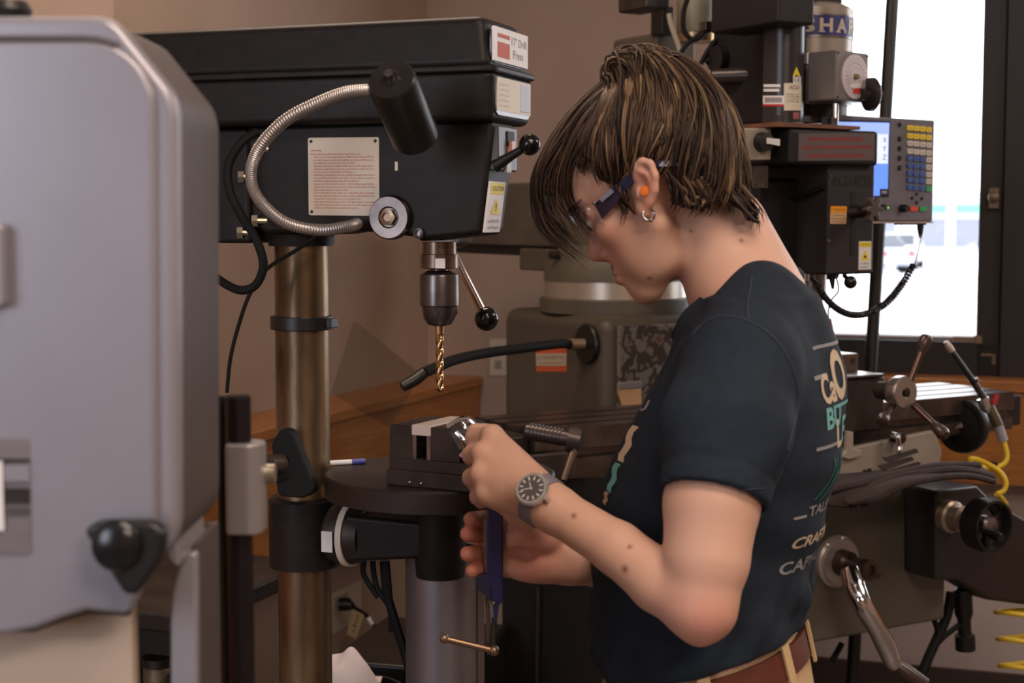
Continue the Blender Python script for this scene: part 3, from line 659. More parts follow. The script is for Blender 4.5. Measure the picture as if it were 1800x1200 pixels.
# ---------------- table (runs along y), saddle, knee
ZT = 1.112; x0, x1, y0, y1 = .39, .645, -.63, .77
prof = [(x0, ZT)]
for k in range(3):
    cx_ = x0 + .055 + k * .0725
    prof += [(cx_ - .008, ZT), (cx_ - .008, ZT - .018), (cx_ - .015, ZT - .018), (cx_ - .015, ZT - .03), (cx_ + .015, ZT - .03), (cx_ + .015, ZT - .018), (cx_ + .008, ZT - .018), (cx_ + .008, ZT)]
prof += [(x1, ZT), (x1, ZT - .045), (x1 - .02, ZT - .05), (x1 - .02, ZT - .062), (x1 - .004, ZT - .066), (x1 - .004, ZT - .095), (x0, ZT - .095)]
MB().prism([(x, y0, z) for x, z in prof], (0, y1 - y0, 0)).build('table', mat('ground_table_iron', (112, 100, 93), .3, .85, c2=(92, 82, 76), scale=22), mill, ang=20)
for y, s in ((y0, -1), (y1, 1)):
    MB().box((x0 + .02, min(y, y + s * .05), ZT - .09), (x1 - .02, max(y, y + s * .05), ZT - .012)).build('end_bracket', castiron, mill, bevel=.006)
# near-end screw and lever
c = V((x1 - .06, y0 - .05, ZT - .05))
MB().lathe([(0, 0), (.03, 0), (.03, .02), (.018, .03), (.012, .06), (0, .06)], c, (0, -1, 0), 24).build('dial_collar', steel, mill)
mb = MB().cyl(MF.at(925, 757, 3.0), MF.at(1005, 772, 2.98), .015, n=20); mb.cyl(MF.at(1000, 771, 2.98), MF.at(1022, 775, 2.975), .027, .024, n=20)
mb.build('stop_sleeve', mat('ribbed_sleeve', (86, 76, 72), .35, .7), mill)
for k in range(9):
    t = k / 9; c = MF.at(930 + 60 * t, 758 + 11 * t, 3.0 - .015 * t); c2 = MF.at(933 + 60 * t, 758.5 + 11 * t, 2.999 - .015 * t)
    MB().lathe([(.015, 0), (.0175, .001), (.0175, .004), (.015, .005)], c, c2 - c, 16, caps=False).build('sleeve_rib', MATS['ribbed_sleeve'], mill)
MB().tube([MF.at(1012, 785, 2.97), MF.at(990, 845, 2.93)], [.009, .006], 10).build('lock_lever', mat('brown_steel_lever', (96, 78, 68), .35, .8), mill)
MB().prism([X(x, y, .66) for x, y in ((905, 800), (1000, 792), (1000, 835), (905, 842))], (.02, 0, 0)).build('table_stop', castiron, mill, bevel=.003)
# plain black sheet hanging below the near end of the table
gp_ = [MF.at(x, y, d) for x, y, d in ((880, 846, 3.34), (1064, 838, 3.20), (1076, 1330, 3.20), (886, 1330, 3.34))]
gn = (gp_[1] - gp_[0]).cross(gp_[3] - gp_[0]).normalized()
gd = MB().prism(gp_, gn * .008).build('hanging_sheet', mat('plain_black_sheet', (34, 29, 26), .6, c2=(29, 25, 22), scale=6, spec=.2), mill)
MB().tube([MF.at(946, 1030, 3.27), MF.at(944, 1145, 3.27), MF.at(942, 1330, 3.27)], .004, 8).build('sheet_seam', MATS['dark_iron'], gd)
# fixture with three-spoke hub standing on the table
zz = ZT
a, b = X(1440, 700, .66), X(1545, 700, .66)
MB().box((.43, a.y, zz - .0005), (.66, b.y, zz + .05)).build('fixture_base', castiron, mill, bevel=.006)
a, b = X(1430, 700, .69), X(1556, 700, .69); zt9, zb9 = X(1500, 664, .69).z, X(1500, 762, .69).z
MB().box((.60, a.y, zb9), (.69, b.y, zt9)).build('fixture_body', castiron, mill, bevel=.008)
MB().box((.58, a.y - .01, zt9), (.70, b.y - .012, zt9 + .006)).build('fixture_plate', MATS['ground_table_iron'], mill, bevel=.002)
a, b = X(1462, 650, .6), X(1509, 650, .6)
zt_, zb_ = X(1490, 622, .6).z, zz + .05
MB().box((.46, a.y, zb_ - .0005), (.6, b.y, zt_)).build('fixture_block', mat('brown_iron_block', (112, 94, 82), .3, .7), mill, bevel=.003)
c = X(1499, 634, .6); MB().lathe([(0, 0), (.007, 0), (.007, .002), (0, .002)], c, (1, 0, 0), 12).build('block_bore', inkblack, mill)
hub = MF.at(1588, 690, 3.28); ax_ = V((1, .04, .02)).normalized()
MB().lathe([(0, -.07), (.02, -.07), (.02, -.045), (.024, -.04), (.024, -.02), (0, -.02)], hub, ax_, 24).build('hub_shaft', MATS['dark_iron'], mill)
hb = MB().lathe([(0, -.022), (.033, -.022), (.036, -.016), (.036, .004), (.033, .008), (.012, .008), (.011, .004), (0, .004)], hub, ax_, 36).build('spoke_hub', mat('satin_hub', (176, 166, 160), .28, .9), mill, label='round bright hub with three spokes')
MB().lathe([(0, .004), (.008, .004), (.008, .011), (0, .012)], hub, ax_, 12).build('hub_bolt', darksteel, hb)
sm = mat('brown_steel_spoke', (88, 70, 62), .3, .85)
for (xa, ya), (xb, yb_), d in (((1600, 668), (1630, 590), 3.30), ((1572, 708), (1549, 742), 3.22), ((1606, 712), (1662, 766), 3.2)):
    p, q = MF.at(xa, ya, 3.285), MF.at(xb, yb_, d); v_ = q - p; ln = v_.length
    sp1 = MB().tube([p, p + v_ * .72], .0075, 12).build('spoke', sm, hb)
    MB().tube([p + v_ * (.62 if ln > .06 else .5), p + v_ * .75, p + v_ * .93, p + v_, p + v_ * 1.02], [.008, .0125, .0145, .011, .004], 14).build('spoke_grip', mat('brown_grip_knob', (70, 54, 48), .3, .3), hb)
# table handwheel at the far end
c = MF.at(1692, 748, 3.78)
MB().lathe([(.0, -.012), (.02, -.012), (.022, .01), (.05, .004), (.056, -.010), (.066, -.012), (.069, 0), (.066, .012), (.056, .014), (.05, .010), (.02, .016), (0, .016)], c, (.25, -1, 0), 40).build('table_handwheel', mat('black_handwheel', (26, 23, 22), .38), mill)
MB().prism([MF.at(x, y, 3.70) for x, y in ((1672, 752), (1684, 741), (1688, 750))], (.01, 0, 0)).build('bright_corner', steel, mill)
# saddle
ya_, yb2 = X(1440, 800, .7).y, X(1646, 800, .7).y
zs1, zs0 = X(1560, 758, .7).z, X(1560, 838, .7).z
MB().box((.36, ya_ - .2, zs0), (.695, yb2 - .02, ZT - .0945)).build('saddle', castiron, mill, bevel=.006)
MB().prism([X(x, y, .695) for x, y in ((1400, 805), (1400, 840), (1520, 832), (1640, 822), (1646, 792), (1632, 755), (1500, 782))], (.02, 0, 0)).build('saddle_apron', mat('light_grey_paint', (150, 140, 128), .45, c2=(138, 128, 116), scale=12), mill, bevel=.004)
pl_ = [X(x, y, .716) for x, y in ((1472, 802), (1488, 806), (1508, 800), (1508, 790), (1494, 786), (1494, 758), (1484, 756), (1482, 790))]
MB().prism(pl_, (.012, 0, 0)).build('gib_bracket', mat('pale_bracket', (168, 156, 144), .45, .2), mill, bevel=.002)
for x, y in ((1478, 798), (1504, 793), (1519, 828), (1527, 826), (1566, 812)):
    c = X(x, y, .715); MB().lathe([(0, 0), (.0045, 0), (.0045, .006), (0, .006)], c, (1, 0, 0), 10).build('apron_screw', inkblack, mill)
c0, c1 = X(1566, 768, .716), X(1582, 800, .76)
mb = MB().lathe([(0, 0), (.012, 0), (.012, .03), (0, .032)], X(1570, 768, .714), (1, 0, 0), 16); mb.build('lock_boss', darksteel, mill)
MB().tube(spline([X(1568, 764, .735), X(1578, 768, .75), X(1580, 785, .752), X(1582, 801, .755)], 5), [.007] * 6 + [.006] * 5 + [.008] * 5, 12).build('clamp_lever', chrome, mill)
# knee
zk1, zk0 = X(1540, 850, .8).z, .45
ykl, ykr = X(1385, 980, .8).y, X(1664, 980, .8).y
bl, br = X(1420, 1140, .8), X(1664, 1082, .8); zk0 = (bl.z + br.z) / 2
MB().box((.25, ykl, zk0), (.8, ykr, zk1)).build('knee', mat('olive_grey_knee', (98, 92, 82), .42, c2=(88, 82, 72), scale=7), mill, bevel=.010)
MB().box((.255, ykl + .05, zk1 - .002), (.72, ykr - .06, zs0 + .001)).build('knee_ways', castiron, mill)
MB().cyl((.55, .05, .09), (.55, .05, zk0 + .01), .035, n=20).build('knee_screw', steel, mill)
mb = MB(); p2, w2, h2 = rect(MF, 0, .8, 1534, 1006, 1562, 1016)
lettering(mb, 'UP • •' if False else 'UP', p2, 0, 0, w2 * .5, h2, .0012); mb.build('stamped_mark', inkblack, mill)
# rubber way cover, draped folds
rb = mat('black_rubber_sheet', (66, 58, 57), .8, c2=(54, 47, 46), scale=14, spec=.12)
def drape(name, rows, m=rb):
    g = [[MF.at(x, y, d) for x, y, d in spl] for spl in rows]
    g = [spline(r, 5) for r in g]; nc = len(g[0]); cols = [spline([r[i] for r in g], 4) for i in range(nc)]; nr = len(cols[0])
    vs = [cols[i][j] for j in range(nr) for i in range(nc)]
    o = MB().add(vs, [(j * nc + i, j * nc + i + 1, (j + 1) * nc + i + 1, (j + 1) * nc + i) for j in range(nr - 1) for i in range(nc - 1)]).build(name, m, mill, ang=60)
    md = o.modifiers.new('thick', 'SOLIDIFY'); md.thickness = .004; md.offset = 0; return o
drape('way_cover', [[(1440, 836, 3.36), (1500, 832, 3.37), (1570, 826, 3.39), (1640, 818, 3.42), (1715, 812, 3.46)], [(1440, 850, 3.22), (1500, 848, 3.2), (1570, 838, 3.22), (1650, 820, 3.28), (1728, 822, 3.34)],
     [(1440, 880, 3.18), (1500, 866, 3.10), (1560, 845, 3.12), (1650, 828, 3.2), (1742, 838, 3.3)], [(1455, 888, 3.14), (1500, 890, 3.06), (1550, 862, 3.06), (1640, 838, 3.14), (1746, 846, 3.28)]])
drape('way_cover_fold', [[(1480, 880, 3.06), (1530, 858, 3.03), (1590, 838, 3.06), (1650, 832, 3.12)], [(1490, 886, 3.02), (1535, 868, 3.0), (1595, 846, 3.02), (1655, 838, 3.1)], [(1510, 886, 3.02), (1545, 880, 3.0), (1600, 852, 3.03), (1655, 842, 3.12)]])
for x, y, d in ((1600, 792, 3.4), (1592, 806, 3.38), (1605, 815, 3.36)):
    MB().prism([MF.at(x - 50, y + 12, d), MF.at(x + 8, y - 4, d + .03), MF.at(x + 12, y + 2, d + .03), MF.at(x - 40, y + 20, d)], (.006, .0, .0)).build('rubber_flap', rb, mill)
for pts, r in ((((1500, 880, 3.06), (1550, 848, 3.06), (1620, 832, 3.1), (1690, 826, 3.17), (1744, 838, 3.27)), .009), (((1512, 888, 3.03), (1562, 862, 3.01), (1630, 842, 3.05), (1700, 836, 3.14), (1746, 846, 3.25)), .007), (((1460, 862, 3.15), (1520, 850, 3.12), (1580, 832, 3.15), (1650, 818, 3.22), (1720, 818, 3.33)), .008), (((1508, 868, 3.07), (1516, 880, 3.04), (1524, 892, 3.02)), .006), (((1490, 876, 3.08), (1496, 886, 3.05), (1502, 894, 3.03)), .006)):
    MB().tube(spline([MF.at(*p) for p in pts], 6), r, 8).build('rolled_edge', rb, mill)
# knee crank
c = X(1468, 985, .8)
MB().lathe([(0, 0), (.058, 0), (.058, .012), (.053, .016), (.050, .016), (.050, .022), (0, .022)], c, (1, 0, 0), 40).build('crank_dial', mat('satin_dial', (172, 164, 158), .35, .5), mill)
for a_ in (80, 130):
    q = c + V((.014, .052 * math.cos(R(a_)), .052 * math.sin(R(a_)))); MB().sphere(q, .006, 10, 8).build('dial_screw', chrome, mill)
MB().lathe([(0, .02), (.03, .02), (.028, .045), (.02, .05), (.02, .085), (.022, .09), (.022, .11), (.012, .112), (.010, .106), (0, .106)], c, (1, 0, 0), 24).build('crank_socket', mat('dark_socket_steel', (88, 74, 66), .3, .85), mill)
cr_ = [X(1494, 1000, .90), X(1502, 1030, .92), X(1516, 1062, .945), X(1538, 1098, .955), X(1556, 1132, .955), X(1568, 1160, .96), X(1578, 1168, .965)]
rr = [.020, .025, .022, .020, .022, .019, .015]; sp2 = spline(cr_, 6); r2 = [rr[min(i // 6, 6)] + (rr[min(i // 6 + 1, 6)] - rr[min(i // 6, 6)]) * (i % 6) / 6 for i in range(len(sp2))]
MB().tube(sp2, r2, 18).build('knee_crank', chrome, mill)
MB().tube([X(1572, 1164, .962), X(1590, 1180, .975), X(1625, 1204, 1.0)], [.012, .019, .017], 16).build('crank_grip', mat('brown_grip_knob', (0, 0, 0)), mill)
# cross feed gearbox, dial, handwheel
c0, c1 = X(1592, 950, .90), X(1690, 900, .90)
pts = [X(x, y, .80) for x, y in ((1588, 850), (1660, 842), (1696, 878), (1696, 960), (1640, 1004), (1588, 1004))]
MB().prism(pts, (.10, 0, 0)).build('feed_gearbox', mat('dark_gearbox_paint', (42, 36, 37), .36), mill, bevel=.008, segs=3)
c = X(1664, 906, .90)
MB().lathe([(0, 0), (.036, 0), (.036, .02), (.030, .024), (.030, .05), (.022, .054), (.022, .10), (0, .10)], c, (1, 0, 0), 36).build('feed_dial', mat('worn_feed_dial', (168, 150, 130), .35, .6), mill)
c = c + V((.115, .0, 0))
MB().lathe([(.034, -.012), (.05, -.024), (.056, -.024), (.059, 0), (.056, .024), (.050, .024), (.046, 0), (.034, -.004)], c, (1, 0, 0), 44, caps=False).build('feed_handwheel', MATS['black_handwheel'], mill)
for k in range(3):
    t = R(30 + 120 * k); MB().tube([c + V((.0, .0, 0)), c + V((0, .05 * math.cos(t), .05 * math.sin(t)))], [.012, .007], 10).build('wheel_spoke', blackpl, mill)
MB().lathe([(0, -.012), (.02, -.012), (.022, .01), (.018, .016), (.008, .018), (0, .018)], c, (1, 0, 0), 24).build('wheel_hub', steel, mill)
q = X(1742, 935, c.x + .02); MB().tube([q + V((-.02, 0, 0)), q + V((.03, -.02, 0)), q + V((.055, -.03, 0))], [.007, .011, .008], 12).build('wheel_grip', blackpl, mill)
pts = [X(x, y, .72) for x, y in ((1600, 985), (1700, 1044), (1760, 1052), (1880, 1062), (1880, 990), (1800, 925), (1740, 890), (1690, 880))]
MB().prism(pts, (.07, 0, 0)).build('power_feed', mat('dark_brown_housing', (44, 32, 30), .5), mill, bevel=.01)
mb = MB().lathe([(0, 0), (.022, 0), (.022, .06), (.016, .075), (.016, .11), (.024, .115), (.024, .15), (0, .155)], X(1692, 1035, .74), (0, .1, -1), 20); mb.build('cable_gland', blackpl, mill)
for pts in (((1672, 1040), (1665, 1080), (1648, 1120), (1630, 1160), (1612, 1205), (1600, 1260)), ((1690, 1095), (1660, 1118), (1640, 1140), (1626, 1165)), ((1640, 1085), (1648, 1110), (1640, 1140), (1628, 1180)), ((1480, 1130), (1472, 1145), (1462, 1162))):
    MB().tube(spline([X(x, y, .74) for x, y in pts], 6), .012 if pts[0][0] == 1672 else .007, 10).build('power_cable', rubber, mill)
# ---------------- head
XF = MF.at(1455, 385, 3.3).x; YL = MF.at(1455, 385, 3.3).y
hb0 = X(1500, 482, XF).z; hb1 = X(1500, 288, XF).z; yr = X(1537, 385, XF).y
xb = Y(1336, 385, YL).x
hd = MB().box((xb, YL, hb0), (XF, yr, hb1)).build('quill_drive', mat('charcoal_drive_cover', (47, 43, 45), .5, spec=.3), mill, bevel=.006, segs=3)
pl, wd, ht = rect(MF, 0, XF, 1455, 290, 1537, 482)
fy = lambda py: (482 - py) / 192 * ht
fxx = lambda px: (px - 1455) / 82 * wd
plate('slot', Pl(pl.o, pl.u, pl.v), fxx(1495), fy(448), fxx(1503), fy(336), mat('slot_black', (0, 0, 0)), hd, th=.0016, r=.003)
mb = MB(); lettering(mb, 'ACU-RITE', pl, fxx(1461), fy(328), fxx(1532), fy(306), .0008, .03); lo_ = MB()
o = mb.build('embossed_lettering', mat('embossed_black', (12, 11, 11), .5), hd)
pl2 = Pl(pl.pt(fxx(1459), fy(393)), pl.u, pl.v); lw, lh = fxx(1487) - fxx(1459), fy(362) - fy(393)
plate('warning_label', pl2, 0, 0, lw, lh, mat('pale_orange_label', (208, 170, 130), .5), hd, r=.003)
plate('orange_band', pl2, 0, lh * .62, lw, lh, orange, hd, h0=.0004, r=.003)
mb = MB(); lettering(mb, '! WARNING', pl2, lw * .1, lh * .72, lw * .9, lh * .88, .0016)
for k in range(3): scribble(mb, pl2, lw * .1, lh * (.1 + .17 * k), lw * .9, lh * (.19 + .17 * k), .0012)
mb.build('warning_print', inkblack, hd)
pl2 = Pl(pl.pt(fxx(1510), fy(474)), pl.u, pl.v); lw, lh = fxx(1532) - fxx(1510), fy(424) - fy(474)
plate('caution_label', pl2, 0, 0, lw, lh, white, hd); plate('yellow_band', pl2, lw * .06, lh * .8, lw * .94, lh * .97, yellow, hd, h0=.0004)
MB().add([pl2.pt(a * lw, b * lh, .0012) for a, b in ((.15, .33), (.85, .33), (.5, .7))], [(0, 1, 2)]).build('hazard_triangle', yellow, hd)
mb = MB(); lettering(mb, 'CAUTION', pl2, lw * .12, lh * .84, lw * .88, lh * .93, .0016); mb.sphere(pl2.pt(lw * .5, lh * .46, .001), .003, 8, 6)
for k in range(2): scribble(mb, pl2, lw * .1, lh * (.06 + .13 * k), lw * .85, lh * (.14 + .13 * k), .0012)
mb.build('caution_print', inkblack, hd)
for x, y in ((1455.5, 309), (1452, 423)):
    c = X(x + 4, y, XF); MB().lathe([(0, 0), (.004, 0), (.003, .003), (0, .003)], c, (1, 0, 0), 10).build('cover_screw', steel, hd)
# star knob on its shaft
c = X(1499, 372, XF); c2 = X(1530, 368, XF + .06)
MB().tube([c + V((-.004, 0, 0)), c + V((.02, .008, 0)), c2], [.016, .013, .010], 16).build('knob_shaft', darksteel, mill)
d_ = (c2 - c).normalized(); u_, v_, _ = basis(V((1, .1, 0)))
pts = []
for k in range(48):
    a_ = 2 * math.pi * k / 48; r_ = .021 + .008 * math.cos(6 * a_); pts.append(c2 + u_ * math.cos(a_) * r_ + v_ * math.sin(a_) * r_)
MB().prism(pts, V((1, .1, 0)) * .014).build('star_knob', mat('dark_star_knob', (78, 68, 64), .4, .2), mill, bevel=.002)
# lower rim: ball lever and small spindle details
c = X(1495, 496, XF + .01); MB().sphere(c, .0145, 18, 12).build('ball_lever_knob', MATS['gloss_black_ball'], mill)
MB().tube([X(1484, 484, XF - .03), c], .005, 10).build('ball_lever', darksteel, mill)
MB().tube([X(1462, 478, XF - .02), X(1463, 495, XF - .02), X(1464, 508, XF - .02)], [.008, .006, .003], 10).build('drip_pin', blackpl, mill)
c = Y(1416, 470, YL + .03); MB().cyl(c, c + V((0, 0, -.03)), .010, n=14).build('bright_fitting', chrome, mill)
MB().tube(spline([X(1468, 480, XF - .03), X(1474, 510, XF - .03), X(1460, 530, XF - .04), X(1456, 560, XF - .05), X(1466, 590, XF - .06), X(1474, 640, XF - .06)], 6), .0022, 8).build('sensor_wire', mat('pale_wire', (170, 164, 164), .5), mill)
MB().tube(spline([X(1458, 560, XF - .2), X(1466, 600, XF - .2), X(1474, 660, XF - .2)], 5), .005, 8).build('red_hose', mat('red_hose', (150, 30, 26), .4), mill)
# spindle and quill below the head, hidden behind the shoulder from here
MB().lathe([(0, .0), (.03, 0), (.03, -.05), (.022, -.06), (.018, -.13), (0, -.13)], (XF - .12, (YL + yr) / 2, hb0), n=28).build('spindle', steel, mill)
# plate box above
XP = XF + .02
a, b = X(1388, 255, XP), X(1545, 255, XP); pt_, pb_ = X(1470, 228, XP).z, X(1470, 290, XP).z
MB().box((XP - .24, a.y, pb_), (XP, b.y, pt_)).build('belt_guard_box', blk, mill, bevel=.008, segs=3)
pl, wd, ht = rect(MF, 0, XP, 1403, 236, 1537, 284)
plate('notice_plate', pl, 0, 0, wd, ht, mat('notice_grey', (92, 82, 80), .4), mill)
mb = MB(); rn = random.Random(11)
for k, (u0, u1) in enumerate(((.12, .86), (.04, .97), (.12, .88))):
    scribble(mb, pl, wd * u0, ht * (.72 - .3 * k), wd * u1, ht * (.90 - .3 * k), .0013, rn); scribble(mb, pl, wd * u0 + .001, ht * (.73 - .3 * k), wd * u1, ht * (.89 - .3 * k), .00132, rn)
mb.build('notice_print', mat('dull_red_print', (150, 34, 36), .5), mill)
a = X(1386, 222, XP); b = X(1512, 230, XP)
MB().prism([X(1366, 214, XP), X(1512, 222, XP), X(1512, 228, XP), X(1366, 222, XP)], (-.26, 0, 0)).build('guard_top_board', mat('rusty_top_board', (120, 76, 50), .6, c2=(92, 58, 40), scale=20), mill)
for x, y in ((1372, 207), (1418, 208)):
    c = X(x, y + 6, XP - .03); MB().lathe([(0, 0), (.009, 0), (.009, .012), (0, .013)], c, (0, 0, 1), 6).build('top_bolt', darksteel, mill)
# drawbar tower
XD = XF - .06
c = MF.at(1377, 130, XF and 3.33)
zt0, zt1 = MF.at(1377, 216, 3.33).z, MF.at(1377, 36, 3.33).z
MB().lathe([(0, zt0), (.0445, zt0), (.0445, zt1), (0, zt1)], (c.x, c.y, 0), n=40).build('drawbar_tower', mat('satin_black_tower', (46, 42, 44), .3), mill)
def wrap(px0, py0, px1, py1, name, m, th=.0012, letter=None, tri=False, scr=0):
    """a label that follows the round tower"""
    rr_ = .0447 + th - .0004; a0 = math.atan2
    def on(px, py):
        o_ = MF.i @ CAM; d_ = MF.i.to_3x3() @ RAY(px, py); ox, oy = o_.x - c.x, o_.y - c.y
        A_ = d_.x ** 2 + d_.y ** 2; B_ = ox * d_.x + oy * d_.y; C_ = ox * ox + oy * oy - rr_ * rr_; disc = max(B_ * B_ - A_ * C_, 0)
        t = (-B_ - math.sqrt(disc)) / A_; return o_ + d_ * t
    mb_ = MB()
    if tri: mb_.add([on(px0, py1), on(px1, py1), on((px0 + px1) / 2, py0)], [(0, 1, 2)])
    elif letter or scr:
        class Q(Pl):
            def pt(s, a_, b_, h_=0): return on(px0 + (px1 - px0) * a_, py1 + (py0 - py1) * b_)
        q_ = Q((0, 0, 0), (1, 0, 0), (0, 1, 0))
        if letter: lettering(mb_, letter, q_, 0, 0, 1, 1)
        for k in range(scr): scribble(mb_, q_, 0, (k + .2) / scr, 1, (k + .8) / scr)
    else:
        n_ = 8; vs_ = [on(px0 + (px1 - px0) * i / n_, y) for i in range(n_ + 1) for y in (py1, py0)]
        mb_.add(vs_, [(2 * i, 2 * i + 2, 2 * i + 3, 2 * i + 1) for i in range(n_)])
    return mb_.build(name, m, mill)
wrap(1378, 146, 1409, 194, 'data_label', cream); wrap(1388, 150, 1406, 157, 'label_heading', mat('brown_print', (90, 40, 34), .5), .0018, 'ACU-')
wrap(1382, 163, 1405, 180, 'label_print', inkblack, .0018, scr=4)
wrap(1341, 168, 1378, 183, 'barcode_label', white); wrap(1341, 183, 1378, 187, 'red_stripe', red)
for k in range(12): wrap(1345 + k * 2.5, 171, 1346.2 + k * 2.5, 180, 'bar', inkblack, .0018)
wrap(1342, 148, 1372, 153, 'white_stripe', white); wrap(1342, 156, 1370, 161, 'white_stripe', white)
wrap(1393, 117, 1407, 134, 'hazard_label', yellow, tri=True); wrap(1394, 135, 1408, 146, 'approval_label', white); wrap(1396, 137, 1406, 144, 'approval_mark', inkblack, .0018, 'CE')
wrap(1394, 197, 1404, 209, 'seal', mat('faded_pink_seal', (150, 84, 80), .5))
# dark boxes behind and above the tower
def wbox(name, p0, p1, d, dep, m, bev=.004):
    a_, b_ = MF.at(*p0, d), MF.at(*p1, d); return MB().box((a_.x - dep, min(a_.y, b_.y), min(a_.z, b_.z)), (a_.x, max(a_.y, b_.y), max(a_.z, b_.z))).build(name, m, mill, bevel=bev)
a_ = X(1368, 20, XF + .01); b_ = X(1432, 20, XF + .01); z0_, z1_ = X(1400, 42, XF + .01).z, X(1400, -90, XF + .01).z
MB().box((XF - .22, a_.y, z0_), (XF + .01, b_.y, z1_)).build('drawbar_head', blk, mill, bevel=.006)
b2 = Y(1252, 120, -.02); z0_, z1_ = Y(1290, 222, -.02).z, Y(1290, -60, -.02).z
MB().box((b2.x, -.02, z0_), (XF - .13, .16, z1_)).build('head_body', blk, mill, bevel=.008)
MB().box((.40, -.10, zrb - .06), (XF - .1, .14, hb1 - .03)).build('head_swivel', blk, mill, bevel=.01)
MB().lathe([(0, -.03), (.03, -.03), (.032, .0), (.03, .02), (0, .022)], Y(1268, 104, -.02), (0, -1, 0), 24).build('round_fitting', blackpl, mill)
MB().lathe([(0, -.03), (.018, -.03), (.018, .06), (.014, .065), (0, .065)], Y(1300, 133, -.02), (-.8, -.6, 0), 20).build('black_knob', mat('worn_black_knob', (60, 50, 46), .3, .3), mill)
a_ = Y(1253, 47, -.03); MB().box((a_.x - .025, -.05, a_.z - .008), (a_.x, -.02, a_.z + .012)).build('bright_fitting', steel, mill, bevel=.001)
# main motor at the rear left of the head and its parts
c = MF.at(1222, 60, 3.75); zz0, zz1 = MF.at(1222, 52, 3.68).z, MF.at(1222, -120, 3.68).z
MB().lathe([(0, zz0), (.045, zz0), (.045, zz1), (0, zz1)], (c.x, c.y, 0), n=32).build('rear_cylinder', mat('grey_green_cylinder', (128, 122, 100), .4), mill)
MB().lathe([(0, zz0 - .022), (.05, zz0 - .022), (.05, zz0 - .002), (0, zz0 - .002)], (c.x, c.y, 0), n=32).build('bright_flange', mat('brassy_flange', (170, 140, 104), .25, .9), mill)
wbox('rear_gearbox', (1154, 56), (1262, 200), 3.82, .2, milgrey, .012)
wbox('rear_bracket', (1136, -30), (1198, 13), 3.6, .12, castiron, .006)
wbox('rear_post', (1164, 10), (1196, 60), 3.78, .05, castiron)
MB().tube(spline([MF.at(1176, 24, 3.6), MF.at(1180, 45, 3.6), MF.at(1192, 78, 3.6), MF.at(1196, 96, 3.6), MF.at(1192, 112, 3.6)], 6), .006, 8).build('grey_cable', mat('grey_cable', (158, 146, 130), .5), mill)
for pts in (((1212, -10), (1202, 20), (1203, 55), (1222, 70), (1245, 52), (1262, 46)), ((1195, 95), (1215, 72), (1248, 52), (1275, 44)), ((1232, 112), (1248, 84), (1268, 60), (1290, 48)), ((1240, 110), (1258, 96), (1270, 92))):
    MB().tube(spline([MF.at(x, y, 3.56) for x, y in pts], 6), .006, 8).build('black_cable', rubber, mill)
# switch box
pl, wd, ht = rect(MF, 0, XF - .02, 1308, 226, 1356, 282)
MB().prism([pl.pt(0, 0), pl.pt(wd, 0), pl.pt(wd, ht), pl.pt(0, ht)], pl.n * -.05).build('switch_box', mat('pale_grey_switch_box', (156, 146, 132), .4), mill, bevel=.003)
c = pl.pt(wd * .62, ht * .56); MB().lathe([(0, 0), (.021, 0), (.019, .02), (0, .022)], c, (1, 0, 0), 28).build('rotary_switch', blackpl, mill)
MB().prism([c + V((.0225, -.004, .008)), c + V((.0225, .027, .006)), c + V((.0225, .027, -.008)), c + V((.0225, -.004, -.004))], (.006, 0, 0)).build('switch_pointer', white, mill)
pl, wd, ht = rect(MF, 0, XF - .05, 1322, 292, 1347, 330)
plate('gauge_plate', pl, 0, 0, wd, ht, mat('dull_gauge_plate', (84, 76, 72), .4, .3), mill, th=.006)
for u in (.15, .85): MB().sphere(pl.pt(wd * u, ht * .15, .005), .003, 8, 6).build('plate_screw', inkblack, mill)
MB().tube(spline([Y(1330, 345, YL - .01), Y(1370, 350, YL - .02), Y(1420, 338, YL - .015), Y(1448, 328, YL - .004)], 6), .005, 8).build('oil_line', blackpl, mill)
# spindle motor with the brand band
mc = MF.at(1421, 100, 3.50); RM = .0985
zq = lambda py: MF.at(1440, py, 3.41).z
MB().lathe([(0, zq(182)), (RM, zq(182)), (RM, zq(12) - .0), (RM - .004, zq(9)), (RM * .8, zq(2)), (0, zq(-4))], (mc.x, mc.y, 0), n=56).build('spindle_motor', mat('warm_grey_motor', (160, 150, 138), .3, .25), mill)
def cyl_on(px, py, rr_):
    o_ = MF.i @ CAM; d_ = MF.i.to_3x3() @ RAY(px, py); ox, oy = o_.x - mc.x, o_.y - mc.y
    A_ = d_.x ** 2 + d_.y ** 2; B_ = ox * d_.x + oy * d_.y; C_ = ox * ox + oy * oy - rr_ * rr_
    return o_ + d_ * ((-B_ - math.sqrt(max(B_ * B_ - A_ * C_, 0))) / A_)
zbt, zbb = zq(27), zq(63)
MB().lathe([(RM - .001, zbb), (RM + .0012, zbb), (RM + .0012, zbt), (RM - .001, zbt)], (mc.x, mc.y, 0), n=64, caps=False).build('blue_band', mat('navy_band', (44, 40, 112), .4), mill)
p_ = cyl_on(1421, 46, RM); a0_ = math.atan2(p_.y - mc.y, p_.x - mc.x)
class CylPl(Pl):
    def pt(s, a_, b_, h_=0):
        t = a0_ + a_ / RM; return V((mc.x + (RM + .0022) * math.cos(t), mc.y + (RM + .0022) * math.sin(t), zbb + b_))
mb = MB(); q_ = CylPl((0, 0, 0), (1, 0, 0), (0, 1, 0)); hh = zbt - zbb
